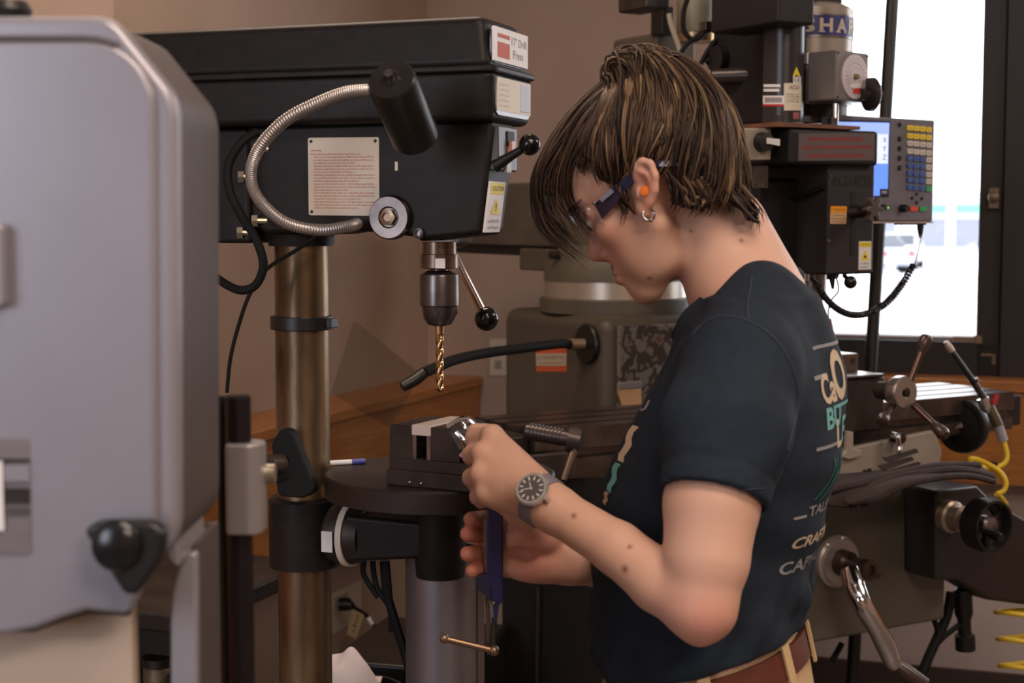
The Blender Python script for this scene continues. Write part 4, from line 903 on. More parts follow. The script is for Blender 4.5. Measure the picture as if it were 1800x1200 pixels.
for k, ch in enumerate('SHARP'):
    lettering(mb, ch, q_, -.016 + k * .0405, hh * .16, .0145 + k * .0405, hh * .84, bold=.035)
    if ch in 'HARP': mb.add([q_.pt(a_, b_) for a_, b_ in ((-.018 + k * .0405, hh * .16), (-.004 + k * .0405, hh * .16), (-.004 + k * .0405, hh * .22), (-.018 + k * .0405, hh * .22))], [(0, 1, 2, 3)])
mb.build('brand_lettering', mat('cream_lettering', (198, 186, 166), .45), mill)
for py in (26, 64): MB().lathe([(RM - .001, zq(py) - .003), (RM + .002, zq(py) - .002), (RM + .002, zq(py) + .002), (RM - .001, zq(py) + .003)], (mc.x, mc.y, 0), n=64, caps=False).build('bright_hoop', steel, mill)
q = cyl_on(1420, 103, RM); MB().box((q.x - .004, q.y - .008, q.z - .012), (q.x + .006, q.y + .008, q.z + .012)).build('motor_tag', white, mill)
MB().lathe([(0, zq(216)), (RM * .9, zq(216)), (RM * .9, zq(182)), (0, zq(182))], (mc.x, mc.y, 0), n=48).build('motor_base', castiron, mill)
# speed dial box
DF = Frame(P(1470, 135, 3.28), R(-47)); I2 = MF.i @ DF.m
dial = bpy.data.objects.new('speed_dial_box', None); COL.objects.link(dial); dial.parent = mill; dial.matrix_local = I2; dial.empty_display_size = .03
zt_, zb_ = DF.hit(1500, 91, 0, 0).z, DF.hit(1500, 178, 0, 0).z; yr_ = DF.hit(1527, 135, 0, 0).y
MB().prism(rpoly([(0, 0, zb_), (0, yr_, zb_), (0, yr_, zt_), (0, 0, zt_)], .006), (-.075, 0, 0)).build('dial_housing', mat('grey_dial_box', (118, 112, 106), .4), dial, bevel=.004)
c = DF.hit(1501, 135, 0, 0); rd = (zt_ - zb_) * .45
MB().lathe([(0, 0), (rd, 0), (rd, .004), (0, .004)], c, (1, 0, 0), 44).build('speed_dial', mat('pale_dial_face', (206, 194, 196), .4), dial)
mb = MB()
for k in range(24):
    t = 2 * math.pi * k / 24; q = [c + V((.0044, r_ * math.cos(t + dt), r_ * math.sin(t + dt))) for r_, dt in ((rd * .62, -.015), (rd * .9, -.01), (rd * .9, .01), (rd * .62, .015))]; mb.add(q, [(0, 1, 2, 3)])
for r_ in (.4, .6):
    for k in range(40):
        t0, t1 = 2 * math.pi * k / 40, 2 * math.pi * (k + 1) / 40; mb.add([c + V((.0044, rd * (r_ + e_) * math.cos(t), rd * (r_ + e_) * math.sin(t))) for e_, t in ((0, t0), (0, t1), (.02, t1), (.02, t0))], [(0, 1, 2, 3)])
mb.build('dial_marking', mat('grey_dial_print', (140, 130, 132), .5), dial)
MB().add([c + V((.0046, y_, z_)) for y_, z_ in ((-rd * .45, -rd * .35), (rd * .5, -rd * .28), (rd * .5, -rd * .5), (-rd * .45, -rd * .5))], [(0, 1, 2, 3)]).build('white_patch', white, dial)
MB().add([c + V((.0048, y_, z_)) for y_, z_ in ((-rd * .2, -rd * .55), (rd * .45, -rd * .48), (rd * .3, -rd * .75), (-rd * .15, -rd * .78))], [(0, 1, 2, 3)]).build('red_patch', mat('bright_red_print', (204, 60, 54), .5), dial)
MB().lathe([(0, .004), (.007, .004), (.005, .012), (0, .012)], c, (1, 0, 0), 14).build('dial_hub', mat('brass_hub', (150, 128, 88), .3, .8), dial)
for y_, z_ in ((.006, zb_ + .006), (yr_ - .006, zb_ + .006), (.006, zt_ - .006), (yr_ - .006, zt_ - .006)):
    MB().sphere((0, y_, z_), .0028, 8, 6).build('box_screw', inkblack, dial)
c = MF.at(1528, 166, 3.34); MB().lathe([(0, -.02), (.012, -.02), (.014, -.004), (.036, -.002), (.037, .008), (.03, .014), (.010, .016), (.010, .03), (0, .032)], c, (.25, 1, 0), 36).build('speed_handwheel', mat('dark_bronze_wheel', (58, 50, 48), .3, .4), mill)
MB().cyl(MF.at(1468, 215, 3.33), MF.at(1468, 182, 3.33), .0075, n=16).build('bright_post', chrome, mill)
MB().cyl(MF.at(1464, 224, 3.33), MF.at(1464, 208, 3.33), .010, n=16).build('post_collar', darksteel, mill)
# ---------------- readout console on its pole
q = P(1642, 300, 3.55); RF = Frame((q.x, q.y, 0), R(36))
dro = thing('readout_console', 'grey digital readout console with blue screen and coloured keys before the window', 'readout console', RF)
hx = lambda x, y, c_=0: RF.hit(x, y, 1, c_)
xl, xr_ = hx(1474, 300).x, hx(1642, 300).x; ztp, zbt_ = hx(1642, 211).z, hx(1637, 389).z
dm = mat('console_grey', (102, 98, 104), .42)
MB().box((xl, 0, zbt_), (xr_, .055, ztp)).build('console_case', dm, dro, bevel=.004)
MB().box((xl, -.001, zbt_ - .004), (xr_, .05, zbt_)).build('case_lip', mat('tan_lip', (160, 140, 128), .5), dro)
def cpl(x0_, y0_, x1_, y1_): return rect(RF, 1, 0, x0_, y0_, x1_, y1_)
pl, wd, ht = cpl(1468, 216, 1561, 346)
plate('screen_bezel', pl, -.004, -.004, wd + .004, ht + .004, mat('bezel_dark', (40, 38, 48), .3), dro)
plate('screen', pl, 0, 0, wd, ht, mat('lit_blue_screen', (96, 140, 238), .3, emit=.9), dro, th=.0016)
plate('screen_panel', pl, 0, ht * .44, wd * .985, ht * .84, mat('lit_pale_screen', (208, 220, 255), .3, emit=.9), dro, th=.0022)
plate('screen_title', pl, 0, ht * .84, wd, ht * .995, mat('lit_title_screen', (150, 176, 235), .3, emit=.85), dro, th=.0022)
mb = MB()
for k, ch in enumerate('XYZ'): lettering(mb, ch, pl, wd * .88, ht * (.73 - .12 * k), wd * .95, ht * (.80 - .12 * k), .0022)
for k in range(3): scribble(mb, pl, wd * .1, ht * (.72 - .12 * k), wd * .8, ht * (.80 - .12 * k), .0022)
mb.build('screen_lettering', inkblack, dro)
p2, w2, h2 = cpl(1546, 332, 1560, 344); plate('screen_tab', p2, 0, 0, w2, h2, mat('screen_tab_dark', (24, 26, 60), .3), dro, h0=.001); mb = MB(); lettering(mb, 'mm', p2, w2 * .2, h2 * .3, w2 * .8, h2 * .7, .0024); mb.build('tab_lettering', white, dro)
ky = {'y': mat('yellow_key', (226, 196, 44), .5), 'w': mat('cream_key', (196, 186, 172), .5), 'b': mat('blue_key', (54, 78, 140), .5), 'g': mat('green_key', (44, 150, 74), .5), 'r': mat('red_key', (214, 66, 44), .5)}
rowy = [225, 239, 252, 266, 278, 291, 304, 316, 329]
keys = ['yyyy', 'yyyy', 'wwww', 'wwww', 'bbbw', 'bbbw', 'bbbw', 'bbbw', 'bbbg']
for j, (yy, row) in enumerate(zip(rowy, keys)):
    for i, k_ in enumerate(row):
        px = 1598 + i * 11.0; yy2 = yy + i * 1.0
        p2, w2, h2 = cpl(px - 4.8, yy2 - 4.6, px + 4.8, yy2 + 4.6)
        kk = MB().prism(rpoly([p2.pt(0, 0), p2.pt(w2, 0), p2.pt(w2, h2), p2.pt(0, h2)], .003, 3), p2.n * .004).build('key', ky[k_], dro)
        if k_ in 'yw': mb = MB(); scribble(mb, p2, w2 * .25, h2 * .35, w2 * .8, h2 * .7, .0042); mb.build('key_mark', inkblack, kk)
for px, k_ in ((1605, 'r'), (1621, 'g')):
    p2, w2, h2 = cpl(px - 6.5, 363, px + 6.5, 371); MB().prism(rpoly([p2.pt(0, 0), p2.pt(w2, 0), p2.pt(w2, h2), p2.pt(0, h2)], .003, 3), p2.n * .004).build('key', ky[k_], dro)
for k, py in enumerate((219, 244, 261, 278, 295)):
    c = hx(1581, py); MB().lathe([(0, 0), (.0062, 0), (.0058, .003), (0, .0036)], c, (0, -1, 0), 4 if k == 0 else 16).build('soft_key', blackpl, dro)
for px, py in ((1611, 341), (1603, 348), (1620, 349), (1611, 356)):
    MB().lathe([(0, 0), (.0042, 0), (.0038, .003), (0, .003)], hx(px, py), (0, -1, 0), 8).build('arrow_key', blackpl, dro)
MB().lathe([(0, 0), (.009, 0), (.009, .014), (.007, .018), (0, .018)], hx(1584, 366), (0, -1, 0), 20).build('selector_knob', blackpl, dro)
MB().lathe([(0, 0), (.007, 0), (.007, .006), (0, .007)], hx(1552, 364), (0, -1, 0), 16).build('key_switch', blackpl, dro)
MB().sphere(hx(1561, 365), .0022, 8, 6).build('power_light', mat('green_led', (130, 230, 90), .4, emit=1.0), dro)
pa, pb = P(1571, -40, 4.05), P(1528, 690, 4.05)
if True:
    a_, b_ = RF.i @ pa, RF.i @ pb; dd = (b_ - a_)
    MB().tube([a_ - dd * .6, b_ + dd * (b_.z / -dd.z) * .999], .0168, 16).build('support_pole', blackpl, dro)
    m_ = a_ + dd * .44; e_ = V((xl + .09, .05, m_.z)); MB().tube([e_, e_ + V((0, .03, 0)), m_], [.03, .018, .018], 12).lathe([(.0165, -.03), (.024, -.03), (.024, .03), (.0165, .03)], m_, dd, 20).build('pole_bracket', blackpl, dro)
MB().box((hx(1590, 389).x, .006, zbt_ - .008), (hx(1632, 389).x, .03, zbt_ - .002)).build('cable_socket', blackpl, dro)
c = hx(1618, 396, .015); MB().lathe([(0, -.03), (.004, -.028), (.008, -.006), (.008, .006), (0, .008)], c, (0, 0, 1), 14).build('cable_plug', blackpl, dro)
wire = [hx(1618, 400, .015), hx(1617, 425, .01), hx(1612, 450, .0), hx(1607, 466, .0)]
MB().tube(spline(wire, 6), .0015, 6).build('thin_wire', mat('pale_wire', (0, 0, 0)), dro)
path = spline([RF.at(1606, 465, 3.5), RF.at(1585, 500, 3.48), RF.at(1560, 530, 3.45), RF.at(1530, 549, 3.42), RF.at(1497, 553, 3.38), RF.at(1468, 540, 3.35), RF.at(1445, 515, 3.33), RF.at(1428, 484, 3.32)], 40)
coil = []; ln = 0
for i, p in enumerate(path):
    d_ = (path[min(i + 1, len(path) - 1)] - path[max(i - 1, 0)]).normalized(); u_, v_, _ = basis(d_)
    a_ = i * 1.25; coil.append(p + (u_ * math.cos(a_) + v_ * math.sin(a_)) * .0056)
MB().tube(spline(coil, 3), .0028, 6).build('coiled_cord', blackpl, dro)
# ---------------- air gun with the yellow coiled hose
q = P(1745, 740, 3.66); AF = Frame((q.x, q.y, 0), 0)
air = thing('air_blow_gun', 'air blow gun with long black nozzle and yellow coiled hose at the right', 'air gun', AF)
at = lambda x, y, d=3.66: AF.at(x, y, d)
MB().tube([at(1662, 600), at(1668, 610), at(1674, 618)], [.006, .009, .008], 12).build('nozzle_tip', mat('tan_tip', (176, 160, 146), .4, .4), air)
MB().tube([at(1674, 618), at(1712, 672)], [.0065, .0075], 12).build('nozzle_tube', blackpl, air)
MB().lathe([(0, 0), (.011, 0), (.011, .008), (0, .008)], at(1711, 667), at(1716, 675) - at(1711, 667), 16).build('ring_nut', blackpl, air)
MB().tube([at(1712, 672), at(1722, 688), at(1738, 712)], [.0085, .008, .009], 12).build('steel_tube', darksteel, air)
MB().tube([at(1727, 700), at(1733, 716), at(1740, 722)], [.014, .014, .010], 12).build('valve_body', chrome, air)
MB().tube([at(1738, 712), at(1750, 738), at(1755, 748)], [.012, .013, .012], 12).build('grip', mat('olive_brass_grip', (104, 92, 74), .4, .6), air)
MB().tube([at(1755, 748), at(1764, 775)], .0115, 12).build('hose_sleeve', mat('pale_sleeve', (150, 144, 152), .4), air)
MB().tube([at(1740, 722), at(1748, 706), at(1752, 692)], [.005, .0075, .007], 10).build('trigger', mat('red_trigger', (170, 36, 44), .4), air)
hosem = mat('yellow_hose', (226, 190, 48), .4)
hp = [(1764, 775), (1770, 800), (1764, 815), (1745, 822), (1722, 820), (1706, 812), (1706, 806), (1720, 808), (1745, 820), (1760, 832), (1768, 848), (1764, 862), (1752, 868)]
MB().tube(spline([at(x, y, 3.66 - .03 * (i / 12) + (.02 if 4 < i < 8 else 0)) for i, (x, y) in enumerate(hp)], 8), .0062, 10).build('yellow_hose', hosem, air)
pts = []
pts = [at(1752, 868, 3.63), at(1768, 885, 3.7), at(1772, 920, 3.78), at(1776, 970, 3.8), at(1790, 1030, 3.8), at(1815, 1052, 3.8)]
for i in range(8, 17 * 7):
    t = i / 17; a_ = 2 * math.pi * (t - .25); yy = 1040 + t * 47
    pts.append(at(1792 + 3 * t + 44 * math.cos(a_), yy + 7 * math.sin(a_), 3.76 + .055 * math.sin(a_)))
MB().tube(spline(pts, 2), .0062, 8).build('coiled_hose', hosem, air)
MB().box((at(1748, 818).x - .006, at(1748, 818).y - .012, at(1748, 818).z - .008), (at(1748, 818).x + .004, at(1748, 818).y + .012, at(1748, 818).z + .008)).build('hose_clip', blackpl, air)
# ================================================================ SMALL THINGS NEAR THE WALL
q = P(655, 720, 4.15); PFm = Frame((q.x, q.y, 0), 0)
sh = thing('acrylic_sheet', 'clear acrylic guard sheet leaning on the oak ledge in the corner', 'plastic sheet', PFm)
cs = [PFm.at(622, 562, 4.32), PFm.at(741, 658, 4.36), PFm.at(702, 735, 4.13), PFm.at(583, 690, 4.10)]
n_ = (cs[1] - cs[0]).cross(cs[3] - cs[0]).normalized()
cs[2] = cs[2] - n_ * (cs[2] - cs[0]).dot(n_)
MB().prism(rpoly(cs, .01), n_ * .004).build('sheet', glass('clear_acrylic', (.91, .91, .90), .10, .12), sh)
# plug, paper tag and outlet low on the left wall
ol = D and LW.hit(590, 1060, 1, .0)
outm = rect(LW, 1, .0, 606, 1030, 580, 1115)
pl, wd, ht = outm
pl = Pl(pl.o + pl.u * wd, -pl.u, pl.v)
t = thing('wall_outlet', 'ivory outlet plate low on the left wall with a black plug in it', 'outlet', LW, 'wall outlet plates')
mi = MATS['ivory_plastic']
p2 = LW.hit(594, 1072, 1, 0)
MB().box((p2.x - .14, 0, p2.z - .062), (p2.x + .10, .007, p2.z + .062)).build('cover_plate', mi, t, bevel=.002)
MB().box((p2.x - .05, .006, p2.z + .01), (p2.x + .03, .009, p2.z + .045)).build('socket', MATS['ivory_socket'], t)
CF = Frame(LW.m @ V((p2.x, .03, p2.z)), 0)
cd = thing('plug_cord', 'black plug and cord with a tan paper tag hanging by the left wall', 'cord', CF)
dq = (CF.loc - CAM).y
MB().tube([CF.at(596, 1062, dq), CF.at(612, 1062, dq), CF.at(620, 1066, dq - .01)], [.020, .020, .010], 12).build('plug', blackpl, cd)
MB().tube(spline([CF.at(620, 1066, dq - .01), CF.at(645, 1082, dq - .03), CF.at(660, 1105, dq - .05), CF.at(667, 1140, dq - .05), CF.at(666, 1180, dq - .05), CF.at(660, 1260, dq - .05)], 6), .006, 8).build('cord', rubber, cd)
MB().tube([CF.at(648, 1086, dq - .034), CF.at(656, 1098, dq - .046)], .0075, 8).build('pale_tape', white, cd)
ta = [CF.at(x, y, dq - .06) for x, y in ((620, 1070), (640, 1080), (626, 1122), (609, 1114))]
MB().prism(ta, (0, -.001, 0)).build('paper_tag', mat('tan_paper', (170, 146, 104), .7), cd)
tp = Pl(ta[3] + V((0, -.0012, 0)), ta[0] - ta[3], (ta[3] - ta[2])); mb = MB()
Lh = (ta[0] - ta[3]).length; Lw_ = (ta[2] - ta[3]).length
class TP(Pl):
    def pt(s, a_, b_, h_=0): return ta[0].lerp(ta[1], .5 - b_) .lerp(ta[3].lerp(ta[2], .5 - b_), a_) + V((0, -.0014, 0))
scribble(mb, TP((0, 0, 0), (1, 0, 0), (0, 1, 0)), .12, -.16, .9, .16); mb.build('tag_writing', inkblack, cd)
# black cabinet and white cloth low down in the corner
q = P(690, 1190, 3.05); BF = Frame((q.x, q.y, 0), R(-15))
cb = thing('black_tool_cabinet', 'low black tool cabinet behind the steel pipe', 'cabinet', BF)
zc_ = P(680, 1166, 3.0).z
MB().box((-.12, -.05, .03), (.16, .3, zc_)).build('body', blackpl, cb, bevel=.01)
for k in range(3): MB().box((-.11, -.058, .05 + k * .19), (.15, -.049, .05 + k * .19 + .175)).build('drawer', mat('black_drawer_front', (30, 28, 28), .4), cb, bevel=.003)
MB().box((-.12, -.05, 0), (.16, .3, .032)).build('plinth', darksteel, cb)
q = P(606, 1185, 2.75); RG = Frame((q.x, q.y, 0), 0)
zg = lambda y: P(615, y, 2.75).z
st = thing('scrap_bin', 'grey scrap bin under the white cloth behind the column', 'bin', RG)
MB().lathe([(0, .0), (.09, .0), (.11, zg(1215)), (.104, zg(1215)), (.085, .01), (0, .01)], n=32, caps=False).build('bin_wall', darksteel, st)
rg = thing('white_cloth', 'crumpled white cloth heaped low behind the drill column', 'cloth', Frame((q.x, q.y, zg(1208)), 0))
vs, fs = [], []; NX, NY = 28, 28; rn = random.Random(5)
for j in range(NY + 1):
    for i in range(NX + 1):
        u, v = i / NX * 2 - 1, j / NY * 2 - 1; r = min(1, math.hypot(u, v))
        z = .062 * (1 - r ** 3) + .010 * math.sin(5 * u + 2 * v) * (1 - r) + .0035 * math.sin(9 * u - 4 * v) * (1 - r * .6) + .003 * math.cos(7 * v + 3 * u)
        if r >= 1: z -= .02
        vs.append((u * .062, v * .06, max(z, .002)))
fs = [(j * (NX + 1) + i, j * (NX + 1) + i + 1, (j + 1) * (NX + 1) + i + 1, (j + 1) * (NX + 1) + i) for j in range(NY) for i in range(NX)]
o = MB().add(vs, fs).build('cloth_folds', mat('white_cloth', (214, 200, 196), .85), rg, ang=80); md = o.modifiers.new('thick', 'SOLIDIFY'); md.thickness = .003
# bench grinder far down at the left, seen between the saw's neck and blade guard
q = P(270, 1100, 2.6); GF = Frame((q.x, q.y, 0), R(-20))
gr = thing('workbench', 'dark cluttered steel bench low at left behind the bandsaw', 'bench', GF)
z1 = P(270, 1062, 2.6).z
MB().box((-.3, -.05, z1 - .03), (.1, .4, z1)).build('bench_top', darksteel, gr, bevel=.004)
for x in (-.28, .05):
    for y in (-.03, .35): MB().box((x, y, 0), (x + .04, y + .04, z1 - .03)).build('leg', darksteel, gr)
MB().box((-.28, .0, .59), (.09, .37, .62)).build('shelf', darksteel, gr)
MB().box((-.29, -.045, z1 - .07), (.09, -.03, z1 - .03)).build('apron', blackpl, gr)
for i, (x, y) in enumerate(((243, 1150), (268, 1156), (290, 1168), (250, 1185), (277, 1194), (402, 1136))):
    p = GF.at(x, y, 2.62)
    c0 = GF.m @ V((p.x, .12, .33)); F_ = Frame(c0, R(20 * i))
    if i > 3: continue
    zz = [.15, .18, .13, .17][i]
    lab = ['olive tin at the front of the bench shelf beside the saw neck', 'tall olive tin in the back row of the bench shelf', 'short olive tin at the front of the bench shelf', 'olive tin in the back row by the blade guard'][i]
    tn = thing('tin_can', lab, 'tin', Frame(GF.m @ V((-.025 + .03 * i, .05 + (.07 if i % 2 else 0), .62)), 0), 'tins on the bench shelf')
    MB().lathe([(0, 0), (.024, 0), (.026, .004), (.026, zz), (.022, zz + .006), (0, zz + .006)], n=24).build('can_body', mat('olive_tin', (120, 100, 76), .5, .3, c2=(84, 70, 56), scale=30), tn)
    MB().lathe([(.024, zz + .004), (.0275, zz + .006), (.0275, zz + .02), (0, zz + .022)], n=24).build('lid', darksteel, tn)
# ================================================================ PERSON
class Field:
    """signed distance grid: parts are blended in one after another, then meshed as one surface"""
    def __init__(s, lo, hi, h):
        s.h = h; s.lo = np.array(lo, dtype=np.float32); s.n = [int(math.ceil((hi[i] - lo[i]) / h)) + 1 for i in range(3)]
        s.D = np.full(s.n, 1.0, dtype=np.float32)
        s.ax = [s.lo[i] + h * np.arange(s.n[i], dtype=np.float32) for i in range(3)]
    def _sub(s, lo, hi):
        sl = []
        for i in range(3):
            a = max(0, int((lo[i] - s.lo[i]) / s.h)); b = min(s.n[i], int((hi[i] - s.lo[i]) / s.h) + 2)
            if b <= a: return None, None
            sl.append(slice(a, b))
        return tuple(sl), np.meshgrid(s.ax[0][sl[0]], s.ax[1][sl[1]], s.ax[2][sl[2]], indexing='ij', sparse=True)
    def op(s, f, lo, hi, k=.01, mode='add'):
        m = k + 3 * s.h; sl, g = s._sub([x - m for x in lo], [x + m for x in hi])
        if sl is None: return
        b = f(*g).astype(np.float32); a = s.D[sl]
        if mode == 'add':
            if k > 0: hh = np.maximum(k - np.abs(a - b), 0) / k; s.D[sl] = np.minimum(a, b) - hh * hh * k * .25
            else: s.D[sl] = np.minimum(a, b)
        else:
            b = -b
            if k > 0: hh = np.maximum(k - np.abs(a - b), 0) / k; s.D[sl] = np.maximum(a, b) + hh * hh * k * .25
            else: s.D[sl] = np.maximum(a, b)
    def cone(s, a, b, r0, r1=None, k=.01, mode='add'):
        r1 = r0 if r1 is None else r1; a = V(a); b = V(b); R_ = max(r0, r1)
        s.op(cone_f(a, b, r0, r1), [min(a[i], b[i]) - R_ for i in range(3)], [max(a[i], b[i]) + R_ for i in range(3)], k, mode)
    def chain(s, pts, rs, k=.01):
        for i in range(len(pts) - 1): s.cone(pts[i], pts[i + 1], rs[i], rs[i + 1], k if i == 0 else min(k, .006))
    def ell(s, c, r, rot=None, k=.01, mode='add'):
        c = V(c); R_ = max(r); s.op(ell_f(c, r, rot), [x - R_ for x in c], [x + R_ for x in c], k, mode)
    def mesh(s, relax=1):
        D = s.D; n = s.n; ins = D < 0
        c = [ins[i:n[0] - 1 + i, j:n[1] - 1 + j, k:n[2] - 1 + k] for i in (0, 1) for j in (0, 1) for k in (0, 1)]
        sm = np.zeros(c[0].shape, np.int8)
        for q in c: sm += q
        act = (sm > 0) & (sm < 8); idx = np.argwhere(act); ids = np.full(act.shape, -1, np.int32); ids[act] = np.arange(len(idx))
        offs = [(i, j, k) for i in (0, 1) for j in (0, 1) for k in (0, 1)]
        vals = [D[idx[:, 0] + o[0], idx[:, 1] + o[1], idx[:, 2] + o[2]] for o in offs]
        acc = np.zeros((len(idx), 3), np.float32); cnt = np.zeros(len(idx), np.float32)
        for p in range(8):
            for q in range(p + 1, 8):
                if sum(abs(offs[p][t] - offs[q][t]) for t in range(3)) != 1: continue
                a, b = vals[p], vals[q]; cr = (a < 0) != (b < 0); t = np.where(cr, a / np.where(cr, a - b, 1), 0)
                P0 = np.array(offs[p], np.float32); P1 = np.array(offs[q], np.float32)
                acc += np.where(cr[:, None], P0 + (P1 - P0) * t[:, None], 0); cnt += cr
        v = (idx + acc / cnt[:, None]) * s.h + s.lo
        faces = []
        for ax in range(3):
            o1, o2 = [(1, 2), (2, 0), (0, 1)][ax]
            sl0 = [slice(None)] * 3; sl1 = [slice(None)] * 3; sl0[ax] = slice(0, -1); sl1[ax] = slice(1, None)
            e = ins[tuple(sl0)] != ins[tuple(sl1)]; E = np.argwhere(e)
            ok = (E[:, o1] > 0) & (E[:, o2] > 0) & (E[:, o1] < n[o1] - 1) & (E[:, o2] < n[o2] - 1); E = E[ok]
            fl = ins[tuple(sl0)][tuple(E.T)]
            def cid(d1, d2):
                q = E.copy(); q[:, o1] -= d1; q[:, o2] -= d2; return ids[q[:, 0], q[:, 1], q[:, 2]]
            f = np.stack([cid(1, 1), cid(0, 1), cid(0, 0), cid(1, 0)], 1); f[~fl] = f[~fl][:, ::-1]; faces.append(f)
        F_ = np.concatenate(faces); F_ = F_[(F_ >= 0).all(1)]
        for _ in range(relax):
            sv = np.zeros_like(v); sc = np.zeros(len(v), np.float32)
            for a, b in ((0, 1), (1, 2), (2, 3), (3, 0)):
                np.add.at(sv, F_[:, a], v[F_[:, b]]); np.add.at(sc, F_[:, a], 1); np.add.at(sv, F_[:, b], v[F_[:, a]]); np.add.at(sc, F_[:, b], 1)
            v = v * .5 + sv / sc[:, None] * .5
        return v, F_
def cone_f(a, b, r0, r1):
    ba = b - a; L2 = max(ba.dot(ba), 1e-12)
    def f(x, y, z):
        t = np.clip(((x - a.x) * ba.x + (y - a.y) * ba.y + (z - a.z) * ba.z) / L2, 0, 1)
        return np.sqrt((x - a.x - t * ba.x) ** 2 + (y - a.y - t * ba.y) ** 2 + (z - a.z - t * ba.z) ** 2) - (r0 + (r1 - r0) * t)
    return f
def ell_f(c, r, rot=None):
    Q = np.array(rot if rot is not None else M.Identity(3), dtype=np.float32)      # columns = local axes
    def f(x, y, z):
        X_, Y_, Z_ = x - c[0], y - c[1], z - c[2]
        q = [X_ * Q[0, i] + Y_ * Q[1, i] + Z_ * Q[2, i] for i in range(3)]
        k0 = np.sqrt(sum((q[i] / r[i]) ** 2 for i in range(3))); k1 = np.sqrt(sum((q[i] / r[i] ** 2) ** 2 for i in range(3)))
        return k0 * (k0 - 1) / np.maximum(k1, 1e-6)
    return f
D0 = 1.93
q = P(1255, 1140, D0); HFr = Frame((q.x, q.y, 0), R(165))     # x: the way the person faces, y: their left (towards us)
person = thing('person', 'person in a navy printed T-shirt bending over the drill vise, wearing safety glasses', 'person', HFr)
MI = np.array(HFr.i)
def npmesh(name, v, F_, m, parent, loc=True, attr=None, ang=None):
    if loc: v = v @ MI[:3, :3].T.astype(np.float32) + MI[:3, 3].astype(np.float32)
    me = bpy.data.meshes.new(name); me.from_pydata(v.tolist(), [], F_.tolist()); me.materials.append(m); me.shade_smooth()
    if attr is not None:
        a = me.color_attributes.new('tone', 'FLOAT_COLOR', 'POINT'); a.data.foreach_set('color', np.concatenate([attr, np.ones((len(attr), 1))], 1).astype(np.float32).ravel())
    o = bpy.data.objects.new(name, me); COL.objects.link(o); o.parent = parent; return o
# head frame: f forward, u up, l the person's left
HPITCH, HYAW = R(30), R(17)
Ho = P(1137, 345, D0)
hf = V((-math.cos(HPITCH) * math.cos(HYAW), math.cos(HPITCH) * math.sin(HYAW), -math.sin(HPITCH)))
hu = V((-math.sin(HPITCH) * math.cos(HYAW), math.sin(HPITCH) * math.sin(HYAW), math.cos(HPITCH))); hl = hu.cross(hf)
HR = M((hf, hu, hl)).transposed()
def HL(f, u, l=0): return Ho + hf * f + hu * u + hl * l
def HP(px, py, l=0):
    d = RAY(px, py); t = ((Ho + hl * l) - CAM).dot(hl) / d.dot(hl); return CAM + d * t
# torso sections: pixel row, front edge, back edge, half width
TOR = [(535, 1285, 1400, .085), (562, 1222, 1432, .12), (600, 1186, 1454, .158), (650, 1160, 1470, .178), (700, 1132, 1479, .182), (750, 1104, 1482, .180), (800, 1080, 1478, .176), (850, 1063, 1466, .17), (900, 1053, 1450, .165),
       (950, 1046, 1436, .162), (1000, 1041, 1421, .160), (1050, 1040, 1409, .160), (1085, 1042, 1412, .162), (1120, 1050, 1420, .163), (1160, 1062, 1430, .162), (1210, 1078, 1438, .160), (1260, 1085, 1442, .160)]
tz, tc, ta_, tb = [], [], [], []
for py, x0_, x1_, b_ in TOR:
    m_ = HFr.i @ P((x0_ + x1_) / 2, py, D0); hx_ = (x1_ - x0_) / 2 / FPX * D0
    tz.append((P(1260, py, D0)).z); tc.append((m_.x, m_.y)); tb.append(b_); ta_.append(math.sqrt(max(hx_ ** 2 - (b_ * .259) ** 2, .0009)) / .966)
tz = np.array(tz)[::-1]; tcx = np.array([c[0] for c in tc])[::-1]; tcy = np.array([c[1] for c in tc])[::-1]; ta_ = np.array(ta_)[::-1]; tb = np.array(tb)[::-1]
def torso_f(shrink=0.0, ztop=None):
    def f(x, y, z):
        lx = x * MI[0, 0] + y * MI[0, 1] + MI[0, 3]; ly = x * MI[1, 0] + y * MI[1, 1] + MI[1, 3]
        cx_ = np.interp(z, tz, tcx); cy_ = np.interp(z, tz, tcy); a = np.interp(z, tz, ta_) - shrink; b = np.interp(z, tz, tb) - shrink
        p_ = 2.25
        k0 = (np.abs((lx - cx_) / a) ** p_ + np.abs((ly - cy_) / b) ** p_) ** (1 / p_)
        d = (k0 - 1) * np.minimum(a, b) * .92
        return np.maximum(d, z - (ztop if ztop is not None else tz[-1]))
    return f
ARM = dict(S=P(1298, 645, 1.765), E=P(1232, 1066, 1.69), Wr=P(948, 877, 1.82), S2=P(1290, 640, 2.115), E2=P(1195, 1012, 2.03), W2=P(1018, 986, 1.955))
S_, E_, W_ = ARM['S'], ARM['E'], ARM['Wr']
zbelt = P(1250, 1132, D0).z
lo = (-.09, 1.56, zbelt - .13); hi = (.46, 2.30, P(1137, 130, D0).z + .03)
B = Field(lo, hi, .0029)
# neck, torso, shoulders
xl_ = [min(q.x for q in (P(1000, 500, D0),)), 0, 0]
B.op(torso_f(.010), (-.05, 1.7, zbelt - .13), (.46, 2.16, tz[-1]), k=0)
B.cone(P(1240, 375, D0), P(1298, 520, D0 + .005), .054, .063, k=.02)
B.cone(P(1285, 405, D0 + .01), P(1338, 545, D0 + .01), .046, .064, k=.03)
for s_, d_ in ((S_, -1), (ARM['S2'], 1)): B.cone(P(1315, 530, D0 + d_ * .04), s_, .05, .05, k=.04)
